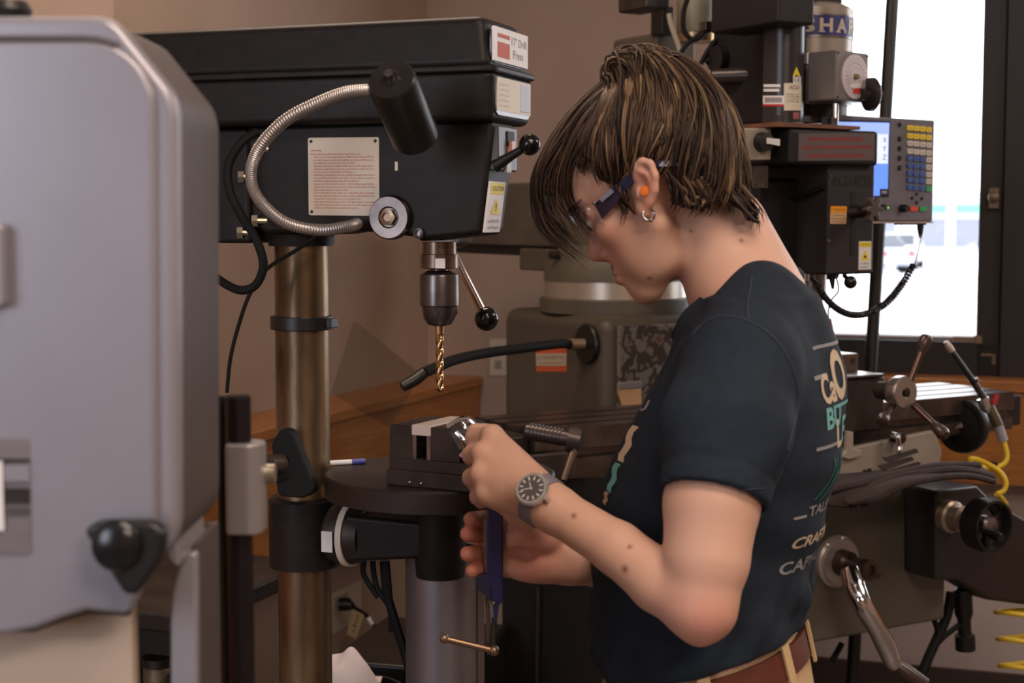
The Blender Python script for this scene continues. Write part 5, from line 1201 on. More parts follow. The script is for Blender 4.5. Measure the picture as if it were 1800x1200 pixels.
# left arm
B.chain([S_, P(1251, 885, 1.712), P(1241, 985, 1.698), E_], [.052, .0535, .0475, .038], k=.012)
fa = lambda t: E_.lerp(W_, t)
f1, f2 = P(1160, 1022, 1.722), P(1086, 964, 1.757); B.cone(E_, f1, .0375, .0345, k=.014); B.cone(f1, f2, .0345, .0305, k=.008); B.cone(f2, fa(.9), .0300, .0270, k=.008); B.cone(fa(.9), W_, .0275, .0265, k=.012)
B.ell(P(1230, 1108, 1.695), (.014, .014, .014), k=.014)                          # point of the elbow
# left fist
mcp = [P(866, 766, 1.900), P(849, 797, 1.882), P(846, 834, 1.870), P(855, 868, 1.866)]
bas = [P(940, 848, 1.842), P(934, 860, 1.834), P(928, 873, 1.832), P(926, 886, 1.836)]
for a, b, r0, r1 in zip(bas, mcp, (.020, .019, .018, .016), (.0135, .0138, .013, .012)): B.cone(a, b, r0, r1, k=.014)
B.cone(W_, bas[1].lerp(bas[2], .5), .0265, .022, k=.012)
B.ell(P(893, 872, 1.872), (.026, .022, .020), k=.015)
pip = [P(834, 768, 1.936), P(829, 800, 1.925), P(829, 839, 1.908), P(840, 872, 1.895)]
dip = [P(842, 786, 1.962), P(838, 812, 1.955), P(836, 850, 1.938), P(846, 880, 1.920)]
tip = [P(862, 792, 1.950), P(858, 818, 1.945), P(855, 850, 1.930), P(862, 876, 1.915)]
for i, r in enumerate((.0118, .0122, .0118, .0105)):
    B.cone(mcp[i], pip[i], r * 1.08, r, k=.007); B.cone(pip[i], dip[i], r, r * .9, k=.003); B.cone(dip[i], tip[i], r * .9, r * .82, k=.003)
    B.ell(mcp[i] + V((-.001, -.006, .003)), (.010, .009, .010), k=.008)
th = [P(915, 838, 1.868), P(884, 788, 1.935), P(856, 762, 1.962), P(836, 757, 1.968)]
B.chain(th, [.017, .0145, .012, .0105], k=.012)
# right arm, hand gripping the blue tool
S2, E2, W2_ = ARM['S2'], ARM['E2'], ARM['W2']
B.chain([S2, S2.lerp(E2, .5), E2], [.05, .05, .045], k=.015)
B.cone(E2, E2.lerp(W2_, .4), .044, .041, k=.02); B.cone(E2.lerp(W2_, .4), W2_, .041, .0265, k=.015)
m2 = [P(894, 916, 1.948), P(889, 942, 1.952), P(888, 970, 1.951), P(891, 996, 1.946)]
b2_ = [P(992, 962, 1.952), P(994, 976, 1.955), P(994, 990, 1.955), P(994, 1002, 1.950)]
for a, b, r0, r1 in zip(b2_, m2, (.019, .018, .018, .018), (.014, .014, .0135, .0125)): B.cone(a, b, r0, r1, k=.014)
B.cone(W2_, P(985, 980, 1.954), .0265, .023, k=.012)
B.ell(P(935, 948, 1.932), (.032, .014, .018), k=.012)
B.ell(P(945, 1002, 1.938), (.034, .015, .016), k=.012)
B.ell(P(920, 975, 1.932), (.014, .010, .012), k=.010, mode='cut')
p2 = [P(852, 912, 1.962), P(848, 939, 1.966), P(848, 974, 1.964), P(853, 1003, 1.958)]
t2 = [P(828, 912, 1.940), P(822, 938, 1.942), P(822, 973, 1.940), P(830, 1003, 1.938)]
for i, r in enumerate((.011, .0115, .0115, .010)):
    B.cone(m2[i], p2[i], r * 1.1, r, k=.006); B.cone(p2[i], t2[i], r, r * .9, k=.003)
B.chain([P(958, 940, 1.934), P(922, 908, 1.908), P(898, 893, 1.902), P(880, 886, 1.902)], [.018, .0145, .0125, .0105], k=.012)
# head
def E(f, u, l, r, k=.012, mode='add'): B.ell(HL(f, u, l), r, HR, k, mode)
def Cn(a, b, r0, r1=None, k=.01, mode='add'): B.cone(HL(*a), HL(*b), r0, r1, k, mode)
E(-.020, .040, 0, (.100, .090, .074), .01)
E(.032, .050, 0, (.047, .05, .056), .02)
E(.034, -.026, 0, (.044, .062, .054), .02)
for s_ in (1, -1):
    Cn((.062, .033, s_ * .034), (.069, .034, 0), .012, .011, .012)
    E(.046, -.016, s_ * .042, (.024, .021, .018), .016)
    Cn((-.004, -.042, s_ * .052), (.052, -.1, s_ * .013), .016, .0155, .02)
    E(.022, -.062, s_ * .033, (.036, .034, .018), .02)
E(.056, -.056, 0, (.024, .032, .030), .016)
E(.060, -.102, 0, (.018, .017, .020), .014)
E(.02, -.080, 0, (.046, .022, .034), .02)
for s_ in (1, -1):
    E(.083, .006, s_ * .032, (.016, .013, .019), .010, 'cut')
    E(.064, .004, s_ * .032, (.0128, .0122, .0125), .004)
    Cn((.070, .014, s_ * .020), (.066, .013, s_ * .046), .0045, .004, .005)
Cn((.070, .018, 0), (.0925, -.030, 0), .0078, .0100, .010)
Cn((.0920, -.031, 0), (.078, -.045, 0), .0085, .006, .006)
for s_ in (1, -1): E(.0775, -.038, s_ * .0125, (.0105, .0085, .0075), .005); E(.080, -.0475, s_ * .0075, (.006, .004, .004), .003, 'cut')
E(.0775, -.0635, 0, (.0095, .0055, .022), .006); E(.0785, -.0755, 0, (.0095, .0065, .019), .006); E(.066, -.088, 0, (.012, .012, .018), .010)
Cn((.089, -.0695, -.02), (.089, -.0695, .02), .0022, .0022, .003, 'cut')
Cn((.0665, -.0900, -.013), (.0665, -.0900, .013), .004, .004, .006, 'cut') if False else None
# ears
for s_ in (1, -1):
    ec = V((-.010, .006, s_ * .079))
    tilt = M((HR @ V((math.cos(.42), 0, -s_ * math.sin(.42))), hu, HR @ V((s_ * math.sin(.42) * s_, 0, math.cos(.42))))).transposed() if False else None
    eq = HP(1137, 327, .086) - Ho; ef_, eu_ = eq.dot(hf), eq.dot(hu); ct, st_ = math.cos(R(24)), math.sin(R(24)); ER = HR @ M.Rotation(R(24), 3, 'Z')
    def ES(f, u, l):
        a_, b_ = (f + .011) * .80, (u - .009) * .97; return (ef_ + ct * a_ - st_ * b_, eu_ + st_ * a_ + ct * b_, s_ * l)
    def CE(a, b, r, k): Cn(ES(*a), ES(*b), r, r, k)
    def EE(f, u, l, r, k, mode='add'): q_ = ES(f, u, l); B.ell(HL(*q_), r, ER, k, mode)
    CE((.002, -.018, .070), (.002, .022, .071), .0095, .010)
    rim = [(.006, .020, .079), (.004, .034, .084), (-.008, .041, .089), (-.022, .036, .093), (-.028, .020, .094), (-.025, .003, .092), (-.014, -.012, .087), (-.003, -.023, .081), (.004, -.021, .078)]
    for a, b in zip(rim, rim[1:]): CE(a, b, .0046, .003)
    EE(-.012, .012, .084, (.0115, .026, .0055), .006)
    EE(-.003, -.021, .080, (.0065, .009, .005), .005)
    anti = [(-.004, .028, .088), (-.015, .022, .091), (-.019, .008, .091), (-.012, -.006, .087)]
    for a, b in zip(anti, anti[1:]): CE(a, b, .0034, .003)
    EE(-.004, .008, .0905, (.0075, .0135, .0075), .004, 'cut'); EE(.0045, .001, .0825, (.0035, .0065, .004), .004)
bv, bf = B.mesh(2)
# skin tone per vertex: warm reds at ear, nose, lips, knuckles and elbow, a few moles
tone = np.tile(np.array(lin((206, 163, 141))[:3]), (len(bv), 1))
def blush(p, r, col, amt=1.0):
    global tone
    d = np.linalg.norm(bv - np.array(p, np.float32), axis=1); wgt = (amt * np.exp(-(d / r) ** 2))[:, None]
    tone = tone * (1 - wgt) + np.array(lin(col)[:3]) * wgt
redder = (196, 118, 100)
for p, r, a in ((HP(1137, 320, .088), .022, .6), (HP(1141, 362, .084), .012, .6), (HL(.088, -.034, 0), .016, .9), (HL(.05, -.025, .045), .03, .35), (P(1234, 1105, 1.66), .045, .55), (W_, .03, .15)): blush(p, r, redder, a)
for p in mcp + pip: blush(p, .012, redder, .45)
for p in t2 + p2: blush(p, .018, (190, 106, 84), .8)
for p in (P(935, 955, 1.92), P(940, 1000, 1.92)): blush(p, .04, (200, 126, 108), .5)
for l_ in (-.014, -.007, 0, .007, .014): blush(HL(.087, -.0635, l_), .005, (172, 92, 88), .8); blush(HL(.087, -.0755, l_), .0055, (178, 94, 90), .8)
blush(HL(.078, -.052, 0), .010, (150, 108, 70), .5)
def surf(px, py):
    """nearest body vertex seen along a pixel ray"""
    d = np.array(RAY(px, py).normalized(), np.float32); o = np.array(CAM, np.float32); w_ = bv - o; t = w_ @ d; dist = np.linalg.norm(w_ - t[:, None] * d, axis=1)
    c_ = np.where(dist < .005)[0]; return bv[c_[np.argmin(t[c_])]]
for px, py, r in ((1091, 999, .0042), (1004, 900, .003), (1143, 495, .0028), (1106, 953, .0026), (1306, 416, .0025), (1208, 408, .002)): blush(surf(px, py), r, (96, 54, 40), .9)
skin = attr_mat('skin', 'tone', .5, sss=.12, spec=.35, bump=.08, bscale=500)
body = npmesh('body', bv, bf, skin, person, attr=tone)
# eyes
def ploc(p): return HFr.i @ V(p)
for s_ in (1, -1):
    c = ploc(HL(.066, .003, s_ * .032)); ey = MB().sphere(c, .0115, 16, 12).build('eye', mat('eye_white', (214, 204, 198), .2), body)
    c2 = ploc(HL(.0745, -.001, s_ * .033)); MB().sphere(c2, (.0046, .0046, .0046), 12, 8).build('iris', mat('brown_iris', (60, 44, 34), .15), ey)
# ---------------- T-shirt
h_ = .0036
Sh = Field((-.02, 1.58, zbelt - .07), (.48, 2.28, P(1350, 440, D0).z), h_)
fold_rng = np.random.RandomState(4)
zax = tz
SLP = .30
def shirt_torso(x, y, z):
    d = torso_f(0.0)(x, y, z)
    lx = x * MI[0, 0] + y * MI[0, 1] + MI[0, 3]; ly = x * MI[1, 0] + y * MI[1, 1] + MI[1, 3]
    zz = z - (zbelt - SLP * (lx - 0)) ; ang = np.arctan2(ly, lx)
    # blousing and creases above the belt, pull lines from the arm
    wv = np.exp(-((zz - .035) / .035) ** 2)
    d = d - wv * (.006 + .0045 * np.sin(ang * 9 + zz * 40) + .003 * np.sin(ang * 17 - zz * 60))
    wv2 = np.exp(-((zz - .13) / .08) ** 2); d = d - wv2 * (.0026 * np.sin(zz * 75 + ang * 4 + .7 * np.sin(ang * 3)))
    wv3 = np.exp(-((zz - .36) / .14) ** 2) * np.exp(-((ang - .5) / .7) ** 2); d = d - wv3 * .003 * np.sin(zz * 38 - ang * 7)
    return np.maximum(d, -(zz - .004))
Sh.op(shirt_torso, (-.1, 1.6, zbelt - .1), (.5, 2.25, tz[-1]), k=0)
def sleeve(S, Mid, End, r0, r1, r2, sgn):
    ax = (End - Mid).normalized(); c1, c2 = cone_f(S, Mid, r0, r1), cone_f(Mid, End + ax * .02, r1, r2 - .001)
    def f(x, y, z):
        a, b = c1(x, y, z), c2(x, y, z); k = .02; hh = np.maximum(k - np.abs(a - b), 0) / k; d = np.minimum(a, b) - hh * hh * k * .25
        s = (x - End.x) * ax.x + (y - End.y) * ax.y + (z - End.z) * ax.z
        u_, v_, _ = basis(ax); an = np.arctan2((x - End.x) * v_.x + (y - End.y) * v_.y + (z - End.z) * v_.z, (x - End.x) * u_.x + (y - End.y) * u_.y + (z - End.z) * u_.z)
        d = d + .0016 * np.exp(-((s + .026) / .0035) ** 2) - .0022 * np.exp(-((s + .07) / .05) ** 2) * np.sin(an * 3 + s * 30) - .0012 * np.sin(an * 5 - s * 60) * np.exp(-((s + .05) / .05) ** 2)
        return np.maximum(d, s)
    pts = (S, Mid, End); Sh.op(f, [min(p[i] for p in pts) - .1 for i in range(3)], [max(p[i] for p in pts) + .1 for i in range(3)], k=.022)
slv = [P(1302, 640, 1.775), P(1276, 752, 1.738), P(1254, 876, 1.705)]
for s_, d_ in ((slv[0], -1), (P(1292, 645, 2.11), 1)):
    Sh.cone(P(1330, 528, D0 + d_ * .055), s_, .050, .058, k=.05)
Sh.cone(P(1352, 578, D0), P(1352, 650, D0 + .02), .070, .088, k=.045)
Sh.cone(P(1236, 572, D0 - .025), P(1300, 590, D0 - .085), .030, .040, k=.03)
sleeve(*slv, .060, .072, .0595, 1)
sleeve(P(1292, 645, 2.11), P(1252, 760, 2.10), P(1222, 850, 2.08), .060, .068, .060, -1)
# collar ring, neck opening, sleeve opening
ring = [P(1404, 484, 1.945), P(1372, 474, 1.895), P(1328, 474, 1.872), P(1282, 492, 1.872), P(1240, 528, 1.885), P(1206, 566, 1.905), P(1190, 590, 1.935), P(1208, 570, 1.972), P(1262, 512, 2.0), P(1330, 476, 2.0), P(1385, 474, 1.985)]
rg_ = spline(ring, 4, closed=True)
Sh.cone(P(1262, 430, D0), P(1300, 530, D0 + .005), .060, .0665, k=.006, mode='cut')
Sh.cone(P(1285, 395, D0 + .01), P(1330, 500, D0 + .01), .050, .062, k=.006, mode='cut')
for a, b in zip(rg_, rg_[1:] + rg_[:1]): Sh.cone(a, b, .0068, .0068, k=.006)
axs = (E_ - S_).normalized(); cut = cone_f(P(1254, 860, 1.716), P(1241, 985, 1.698), .0562, .052)
def cav(x, y, z): return np.maximum(cut(x, y, z), -((x - slv[2].x) * axs.x + (y - slv[2].y) * axs.y + (z - slv[2].z) * axs.z) - .045)
Sh.op(cav, (.08, 1.6, slv[2].z - .1), (.4, 1.85, slv[2].z + .1), k=.002, mode='cut')
# shoulder and armhole seams: shallow grooves
def seam(pts, wdt=.0025, dep=.0016):
    for a, b in zip(pts, pts[1:]): Sh.op(lambda x, y, z, a=a, b=b: cone_f(a, b, wdt, wdt)(x, y, z), [min(a[i], b[i]) - .01 for i in range(3)], [max(a[i], b[i]) + .01 for i in range(3)], k=.003, mode='cut')
sv, sf = Sh.mesh(2)
shirtm = mat('navy_cotton', (36, 45, 56), .85, c2=(33, 41, 51), scale=60, spec=.2, bump=.12, bscale=700)
shirt = npmesh('t_shirt', sv, sf, shirtm, person)
from mathutils.bvhtree import BVHTree
bvh = BVHTree.FromPolygons(sv.tolist(), sf.tolist())
fwd = V((math.cos(HFr.rz), math.sin(HFr.rz), 0)); lft = V((-math.sin(HFr.rz), math.cos(HFr.rz), 0))
def shirt_at(px, py, off=.0008):
    d = RAY(px, py).normalized(); h = bvh.ray_cast(CAM, d)
    if h[0] is None: return None
    nn = h[1] if h[1].dot(d) < 0 else -h[1]; return h[0] + nn * off
# seam stitching as raised lines lying on the cloth
def stitched(name, pts, r, m):
    out = [shirt_at(p.x, p.y, .0002) for p in spline([V((x, y, 0)) for x, y in pts], 8)]; out = [ploc(p) for p in out if p is not None]
    if len(out) > 3: MB().tube(out, r, 6).build(name, m, shirt)
seamm = mat('navy_seam', (50, 57, 69), .8, spec=.2)
stitched('armhole_seam', [(1214, 592), (1240, 566), (1275, 556), (1320, 566), (1362, 596), (1390, 640), (1402, 690), (1396, 740), (1384, 790)], .0016, seamm)
stitched('shoulder_seam', [(1322, 486), (1318, 510), (1314, 540), (1316, 562)], .0014, seamm)
stitched('sleeve_hem', [(1166, 842), (1210, 850), (1260, 856), (1310, 860), (1346, 858)], .0009, seamm)
# printed back and front: lettering wraps round the cloth
def back_pt(a_, z_, front=False):
    """point on the shirt at a sideways offset a_ from the spine (towards us) and height z_"""
    c_ = HFr.m @ V((float(np.interp(z_, tz, tcx)), float(np.interp(z_, tz, tcy)) + (a_ if not front else a_), z_)); dr = fwd if not front else -fwd
    c_.z = z_; h = bvh.ray_cast(c_ - dr * .5, dr)
    return (h[0] + (-dr) * .0012) if h[0] is not None else c_ - dr * .12
class Wrap(Pl):
    def __init__(s, a0, z0, front=False, slope=0): s.a0 = a0; s.z0 = z0; s.fr = front; s.sl = slope
    def pt(s, a_, b_, h_=0):
        if s.fr: return ploc(back_pt(s.a0 - a_, s.z0 + b_, True))
        return ploc(back_pt(s.a0 - a_, s.z0 + b_ + s.sl * a_))
pm = {k: mat('print_' + k, c, .8, spec=.2) for k, c in (('cream', (196, 176, 150)), ('teal', (110, 170, 168)), ('green', (30, 98, 88)), ('grey', (140, 138, 140)))}
def pr(name, sv_, a_, py, wd, ht, col, bold=.02, front=False):
    z_ = P(1440, py, 1.86 if not front else 1.86).z; mb = MB(); lettering(mb, sv_, Wrap(a_, z_, front), 0, 0, wd, ht, bold=bold); return mb.build(name, pm[col], shirt, ang=80)
def bar(name, a_, py, wd, ht, col, front=False):
    z_ = P(1440, py, 1.86).z; W_r = Wrap(a_, z_, front); mb = MB(); n_ = 8
    vs = [W_r.pt(wd * i / n_, q) for i in range(n_ + 1) for q in (0, ht)]; mb.add(vs, [(2 * i, 2 * i + 2, 2 * i + 3, 2 * i + 1) for i in range(n_)]); return mb.build(name, pm[col], shirt, ang=80)
bar('print_line', .095, 610, .19, .004, 'grey'); bar('print_line', .11, 660, .05, .005, 'grey')
pr('print_lettering', 'Ca', .092, 705, .052, .036, 'cream', .03); pr('print_lettering', 'O', .045, 706, .05, .062, 'cream', .04)
pr('print_lettering', 'BU', .088, 748, .062, .026, 'teal', .03); bar('print_line', .05, 716, .1, .004, 'teal')
pr('print_lettering', 'L', .05, 785, .03, .034, 'cream', .03); pr('print_lettering', 'E', .015, 785, .03, .034, 'teal', .03)
bar('print_line', .115, 778, .065, .004, 'grey')
for a_, p0, p1 in ((.095, 866, 800), (.08, 870, 812), (.06, 850, 796), (.04, 830, 790)):
    z0_, z1_ = P(1440, p0, 1.86).z, P(1440, p1, 1.86).z; W_r = Wrap(a_, z0_); n_ = 8
    vs = [W_r.pt(.03 * math.sin(2 * i / n_) + e_, (z1_ - z0_) * i / n_) for i in range(n_ + 1) for e_ in (0, .006)]
    MB().add(vs, [(2 * i, 2 * i + 1, 2 * i + 3, 2 * i + 2) for i in range(n_)]).build('print_leaf', pm['green'], shirt, ang=80)
bar('print_line', .124, 892, .022, .003, 'grey'); pr('print_lettering', 'TALE', .098, 893, .062, .012, 'grey', .02)
pr('print_lettering', 'CRAFTIE', .112, 946, .11, .014, 'cream', .02); pr('print_lettering', 'CAPY-C', .115, 990, .11, .015, 'grey', .02)
pr('chest_lettering', 'U', .112, 722, .026, .014, 'grey', .02, True)
for a_, p0, p1, c_ in ((.112, 802, 740, 'cream'), (.105, 856, 806, 'teal'), (.098, 880, 858, 'cream')):
    z0_, z1_ = P(1100, p0, 1.9).z, P(1100, p1, 1.9).z; W_r = Wrap(a_, z0_, True); n_ = 6
    MB().add([W_r.pt(e_ + .004 * math.sin(i * 1.7), (z1_ - z0_) * i / n_) for i in range(n_ + 1) for e_ in (0, .016)], [(2 * i, 2 * i + 1, 2 * i + 3, 2 * i + 2) for i in range(n_)]).build('chest_print', pm[c_], shirt, ang=80)
# ---------------- trousers, belt, shoes
khaki = mat('khaki_cotton', (196, 166, 124), .8, c2=(188, 158, 116), scale=30, spec=.2, bump=.15, bscale=400)
def zb_at(lx): return zbelt - SLP * lx
Tr = Field((-.04, 1.62, .06), (.50, 2.26, zbelt + .09), .0075)
def hips(x, y, z):
    d = torso_f(.004)(x, y, np.maximum(z, tz[0] + .02)) ; lx = x * MI[0, 0] + y * MI[0, 1] + MI[0, 3]
    return np.maximum(np.maximum(d, z - (zbelt - SLP * lx) - .0), .80 - z)
Tr.op(hips, (-.1, 1.6, .78), (.5, 2.25, zbelt + .08), k=0)
for s_ in (1, -1):
    hp_ = HFr.m @ V((.0, s_ * .085, .88)); kn_ = HFr.m @ V((.03 * s_ + .02, s_ * .105, .5)); an_ = HFr.m @ V((.03 * s_ - .02, s_ * .12, .09))
    Tr.cone(hp_, kn_, .092, .074, k=.05); Tr.cone(kn_, an_, .074, .066, k=.02)
tv, tf = Tr.mesh(2); trousers = npmesh('trousers', tv, tf, khaki, person)
for s_ in (1, -1):
    c = V((.03 * s_ - .02, s_ * .12, 0)); prof = []
    so = MB().prism(rpoly([c + V((-.09, -.04, 0)), c + V((.12, -.045, 0)), c + V((.19, -.03, 0)), c + V((.19, .03, 0)), c + V((.12, .045, 0)), c + V((-.09, .04, 0))], .03, 4), (0, 0, .025)).build('shoe_sole', rubber, person, bevel=.004)
    MB().sphere(c + V((.06, 0, .03)), (.125, .042, .05), 20, 12).sphere(c + V((-.02, 0, .055)), (.07, .04, .06), 16, 10).build('shoe', mat('brown_shoe', (84, 62, 48), .5), person)
belt_m = mat('brown_leather', (96, 48, 36), .42, c2=(82, 40, 30), scale=40)
def waist(ang, off, dz):
    """point on the tilted waist line, off outwards, dz above it"""
    x_ = math.cos(ang); y_ = math.sin(ang); p_ = 2.25
    zz = zbelt
    for _ in range(4):
        a = float(np.interp(zz, tz, ta_)) - .004 + off; b = float(np.interp(zz, tz, tb)) - .004 + off; cx_ = float(np.interp(zz, tz, tcx)); cy_ = float(np.interp(zz, tz, tcy))
        r_ = 1 / ((abs(x_ / a) ** p_ + abs(y_ / b) ** p_) ** (1 / p_)); lx = cx_ + r_ * x_; zz = zb_at(lx) + dz
    return V((lx, cy_ + r_ * y_, zz))
N = 72; vs = []
for i in range(N):
    t = 2 * math.pi * i / N
    for off, dz in ((.001, -.038), (.0065, -.0375), (.0065, -.0025), (.001, -.002)): vs.append(waist(t, off, dz))
belt = MB().add(vs, [(4 * i + k, 4 * i + (k + 1) % 4, 4 * ((i + 1) % N) + (k + 1) % 4, 4 * ((i + 1) % N) + k) for i in range(N) for k in range(4)]).build('belt', belt_m, person, label='brown leather belt')
for deg in (60, 98, 140, 30, 180, -60, -110, 8):
    t0, t1 = R(deg) - .045, R(deg) + .045
    p = [waist(t0, .0075, -.048), waist(t1, .0075, -.048), waist(t1, .0075, .004), waist(t0, .0075, .004)]; q_ = [waist(t0, .011, -.048), waist(t1, .011, -.048), waist(t1, .011, .004), waist(t0, .011, .004)]
    MB().add(p + q_, [(0, 3, 2, 1), (4, 5, 6, 7), (0, 1, 5, 4), (1, 2, 6, 5), (2, 3, 7, 6), (3, 0, 4, 7)]).build('belt_loop', khaki, trousers)
t0 = 0; MB().box(waist(R(2), .006, -.045) + V((-.004, -.02, 0)), waist(R(2), .006, -.045) + V((.008, .022, .05))).build('buckle', darksteel, belt)
# ---------------- hair
hairm = attr_mat('hair', 'tone', .52, spec=.3)
poly = [(1062, 140), (1095, 112), (1140, 103), (1205, 114), (1262, 152), (1296, 212), (1312, 290), (1318, 366), (1296, 366), (1240, 362), (1196, 338), (1168, 296), (1142, 276), (1112, 300), (1092, 330), (1060, 318), (1028, 270), (1014, 235), (1030, 180)]
pf = [HP(x, y, .045) - Ho for x, y in poly]; pf = np.array([(p.dot(hf), p.dot(hu)) for p in pf])
def polydist(f, u):
    d = np.full(f.shape, 1e9); ins_ = np.zeros(f.shape, bool); n_ = len(pf)
    for i in range(n_):
        a, b = pf[i], pf[(i + 1) % n_]; e = b - a; w0, w1 = f - a[0], u - a[1]; t = np.clip((w0 * e[0] + w1 * e[1]) / (e @ e), 0, 1)
        d = np.minimum(d, (w0 - t * e[0]) ** 2 + (w1 - t * e[1]) ** 2)
        c1 = (u >= a[1]) != (u >= b[1]); xs_ = a[0] + (u - a[1]) * e[0] / np.where(e[1] == 0, 1e-9, e[1]); ins_ ^= c1 & (f < xs_)
    return np.where(ins_, -1, 1) * np.sqrt(d)
Hc = Field([min(HL(f, u, l)[i] for f in (-.17, .12) for u in (-.08, .17) for l in (-.1, .1)) for i in range(3)], [max(HL(f, u, l)[i] for f in (-.17, .12) for u in (-.08, .17) for l in (-.1, .1)) for i in range(3)], .0035)
hel = ell_f(HL(-.030, .045, 0), (.109, .099, .081), HR)
def cap(x, y, z):
    X_, Y_, Z_ = x - Ho.x, y - Ho.y, z - Ho.z; f = X_ * hf.x + Y_ * hf.y + Z_ * hf.z; u = X_ * hu.x + Y_ * hu.y + Z_ * hu.z; d = hel(x, y, z)
    d2 = polydist(f, u); return np.maximum(d, d2)
Hc.op(cap, list(Hc.lo), [Hc.lo[i] + Hc.h * Hc.n[i] for i in range(3)], k=0)
cv, cf = Hc.mesh(4); dark = np.array(lin((48, 33, 24))[:3])
hair = npmesh('hair', cv, cf, hairm, person, attr=np.tile(dark, (len(cv), 1)))
def G(*p): return [HP(x, y, l) for x, y, l in p]
side = [G((1106, 128, .015), (1060, 180, .05), (1030, 225, .065), (1012, 258, .066), (1012, 280, .064), (1020, 298, .062)),
        G((1104, 128, .015), (1070, 170, .05), (1050, 220, .068), (1044, 265, .072), (1050, 292, .072), (1060, 312, .072)),
        G((1098, 152, .01), (1072, 118, .012), (1085, 100, .02), (1098, 150, .05), (1086, 235, .074), (1088, 322, .078)),
        G((1110, 140, .01), (1108, 104, .012), (1128, 112, .03), (1136, 170, .062), (1128, 235, .079), (1112, 292, .083)),
        G((1120, 118, .01), (1135, 100, .02), (1160, 135, .05), (1172, 195, .074), (1162, 250, .084), (1140, 276, .086)),
        G((1135, 108, .01), (1160, 100, .02), (1205, 145, .052), (1222, 210, .075), (1212, 275, .085), (1186, 330, .082)),
        G((1150, 108, .01), (1190, 108, .02), (1240, 160, .048), (1264, 225, .070), (1258, 300, .076), (1226, 364, .070)),
        G((1160, 110, 0), (1215, 122, .015), (1272, 180, .040), (1288, 245, .058), (1284, 320, .060), (1262, 374, .056)),
        G((1165, 112, 0), (1225, 126, .0), (1276, 188, .022), (1298, 255, .038), (1298, 330, .040), (1302, 376, .034)),
        G((1165, 112, 0), (1225, 126, -.01), (1276, 192, .0), (1302, 262, .010), (1304, 335, .014), (1318, 380, .012)),
        G((1160, 110, -.01), (1215, 124, -.02), (1276, 186, -.03), (1294, 255, -.035), (1296, 330, -.03), (1308, 374, -.025)),
        G((1150, 108, -.01), (1190, 112, -.03), (1240, 165, -.05), (1264, 228, -.068), (1258, 300, -.072), (1226, 360, -.066)),
        G((1130, 108, -.01), (1150, 106, -.03), (1190, 150, -.055), (1200, 212, -.076), (1190, 275, -.083), (1170, 320, -.08)),
        G((1110, 118, -.01), (1118, 112, -.03), (1136, 160, -.06), (1136, 225, -.078), (1120, 280, -.082), (1110, 300, -.082)),
        G((1100, 130, -.01), (1060, 160, -.035), (1045, 230, -.062), (1050, 300, -.072), (1068, 345, -.074), (1085, 370, -.074))]
bang = [G((1106, 128, .015), (1056, 180, .045), (1018, 230, .060), (994, 290, .058), (994, 350, .045), (1030, 415, .028)),
        G((1104, 128, .015), (1040, 182, .045), (998, 240, .055), (974, 300, .052), (980, 360, .042), (1028, 425, .026)),
        G((1098, 128, .01), (1020, 190, .036), (968, 262, .046), (948, 325, .044), (962, 385, .036), (1020, 440, .022)),
        G((1092, 130, .0), (1008, 198, .018), (954, 280, .024), (938, 340, .024), (958, 398, .020), (1012, 452, .016)),
        G((1092, 130, -.01), (1004, 202, .0), (948, 285, .002), (934, 345, .002), (952, 405, .0), (1046, 478, -.004)),
        G((1092, 130, -.02), (1008, 200, -.02), (952, 285, -.024), (940, 350, -.024), (962, 408, -.022), (1018, 452, -.02)),
        G((1096, 130, -.02), (1022, 192, -.04), (970, 270, -.05), (958, 335, -.05), (980, 390, -.046), (1014, 430, -.04)), side[-1]]
rn = np.random.RandomState(9); HV, HFc, HC = [], [], []
hc_ = np.array(HL(-.02, .04, 0))
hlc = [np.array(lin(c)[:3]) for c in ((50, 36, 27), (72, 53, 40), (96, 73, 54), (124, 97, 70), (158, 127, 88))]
def strand(pts, r, col, sd):
    pts = np.array([list(p) for p in pts]); n_ = len(pts); k = 4; o = len(HV)
    for i in range(n_):
        d_ = pts[min(i + 1, n_ - 1)] - pts[max(i - 1, 0)]; d_ /= np.linalg.norm(d_) + 1e-9; a = np.cross(d_, pts[i] - hc_); a /= np.linalg.norm(a) + 1e-9; b = np.cross(d_, a)
        t = i / (n_ - 1); rr_ = r * (.35 + .65 * min(1, t * 5)) * (1 - t ** 3 * .9)
        for j in range(k):
            w_ = 2 * math.pi * j / k; HV.append(pts[i] + a * math.cos(w_) * rr_ * 1.35 + b * math.sin(w_) * rr_ * .75); HC.append(col * (1.16 - sd * t))  # crown sheen and lower-end shade put into the strand colour
    for i in range(n_ - 1):
        for j in range(k): HFc.append((o + i * k + j, o + i * k + (j + 1) % k, o + (i + 1) * k + (j + 1) % k, o + (i + 1) * k + j))
    HFc.append(tuple(o + (n_ - 1) * k + j for j in range(k)))
hcl = V((-.030, .045, 0)); hrl = (.109, .099, .081)
def outward(p, extra):
    q = p - Ho; f, u, l = q.dot(hf), q.dot(hu), q.dot(hl); a2 = ((f - hcl.x) / hrl[0]) ** 2 + ((u - hcl.y) / hrl[1]) ** 2
    if a2 >= 1: return p
    need = hrl[2] * math.sqrt(1 - a2) + extra
    if abs(l) < need: l = math.copysign(need, l if abs(l) > 1e-4 else 1)
    return HL(f, u, l)
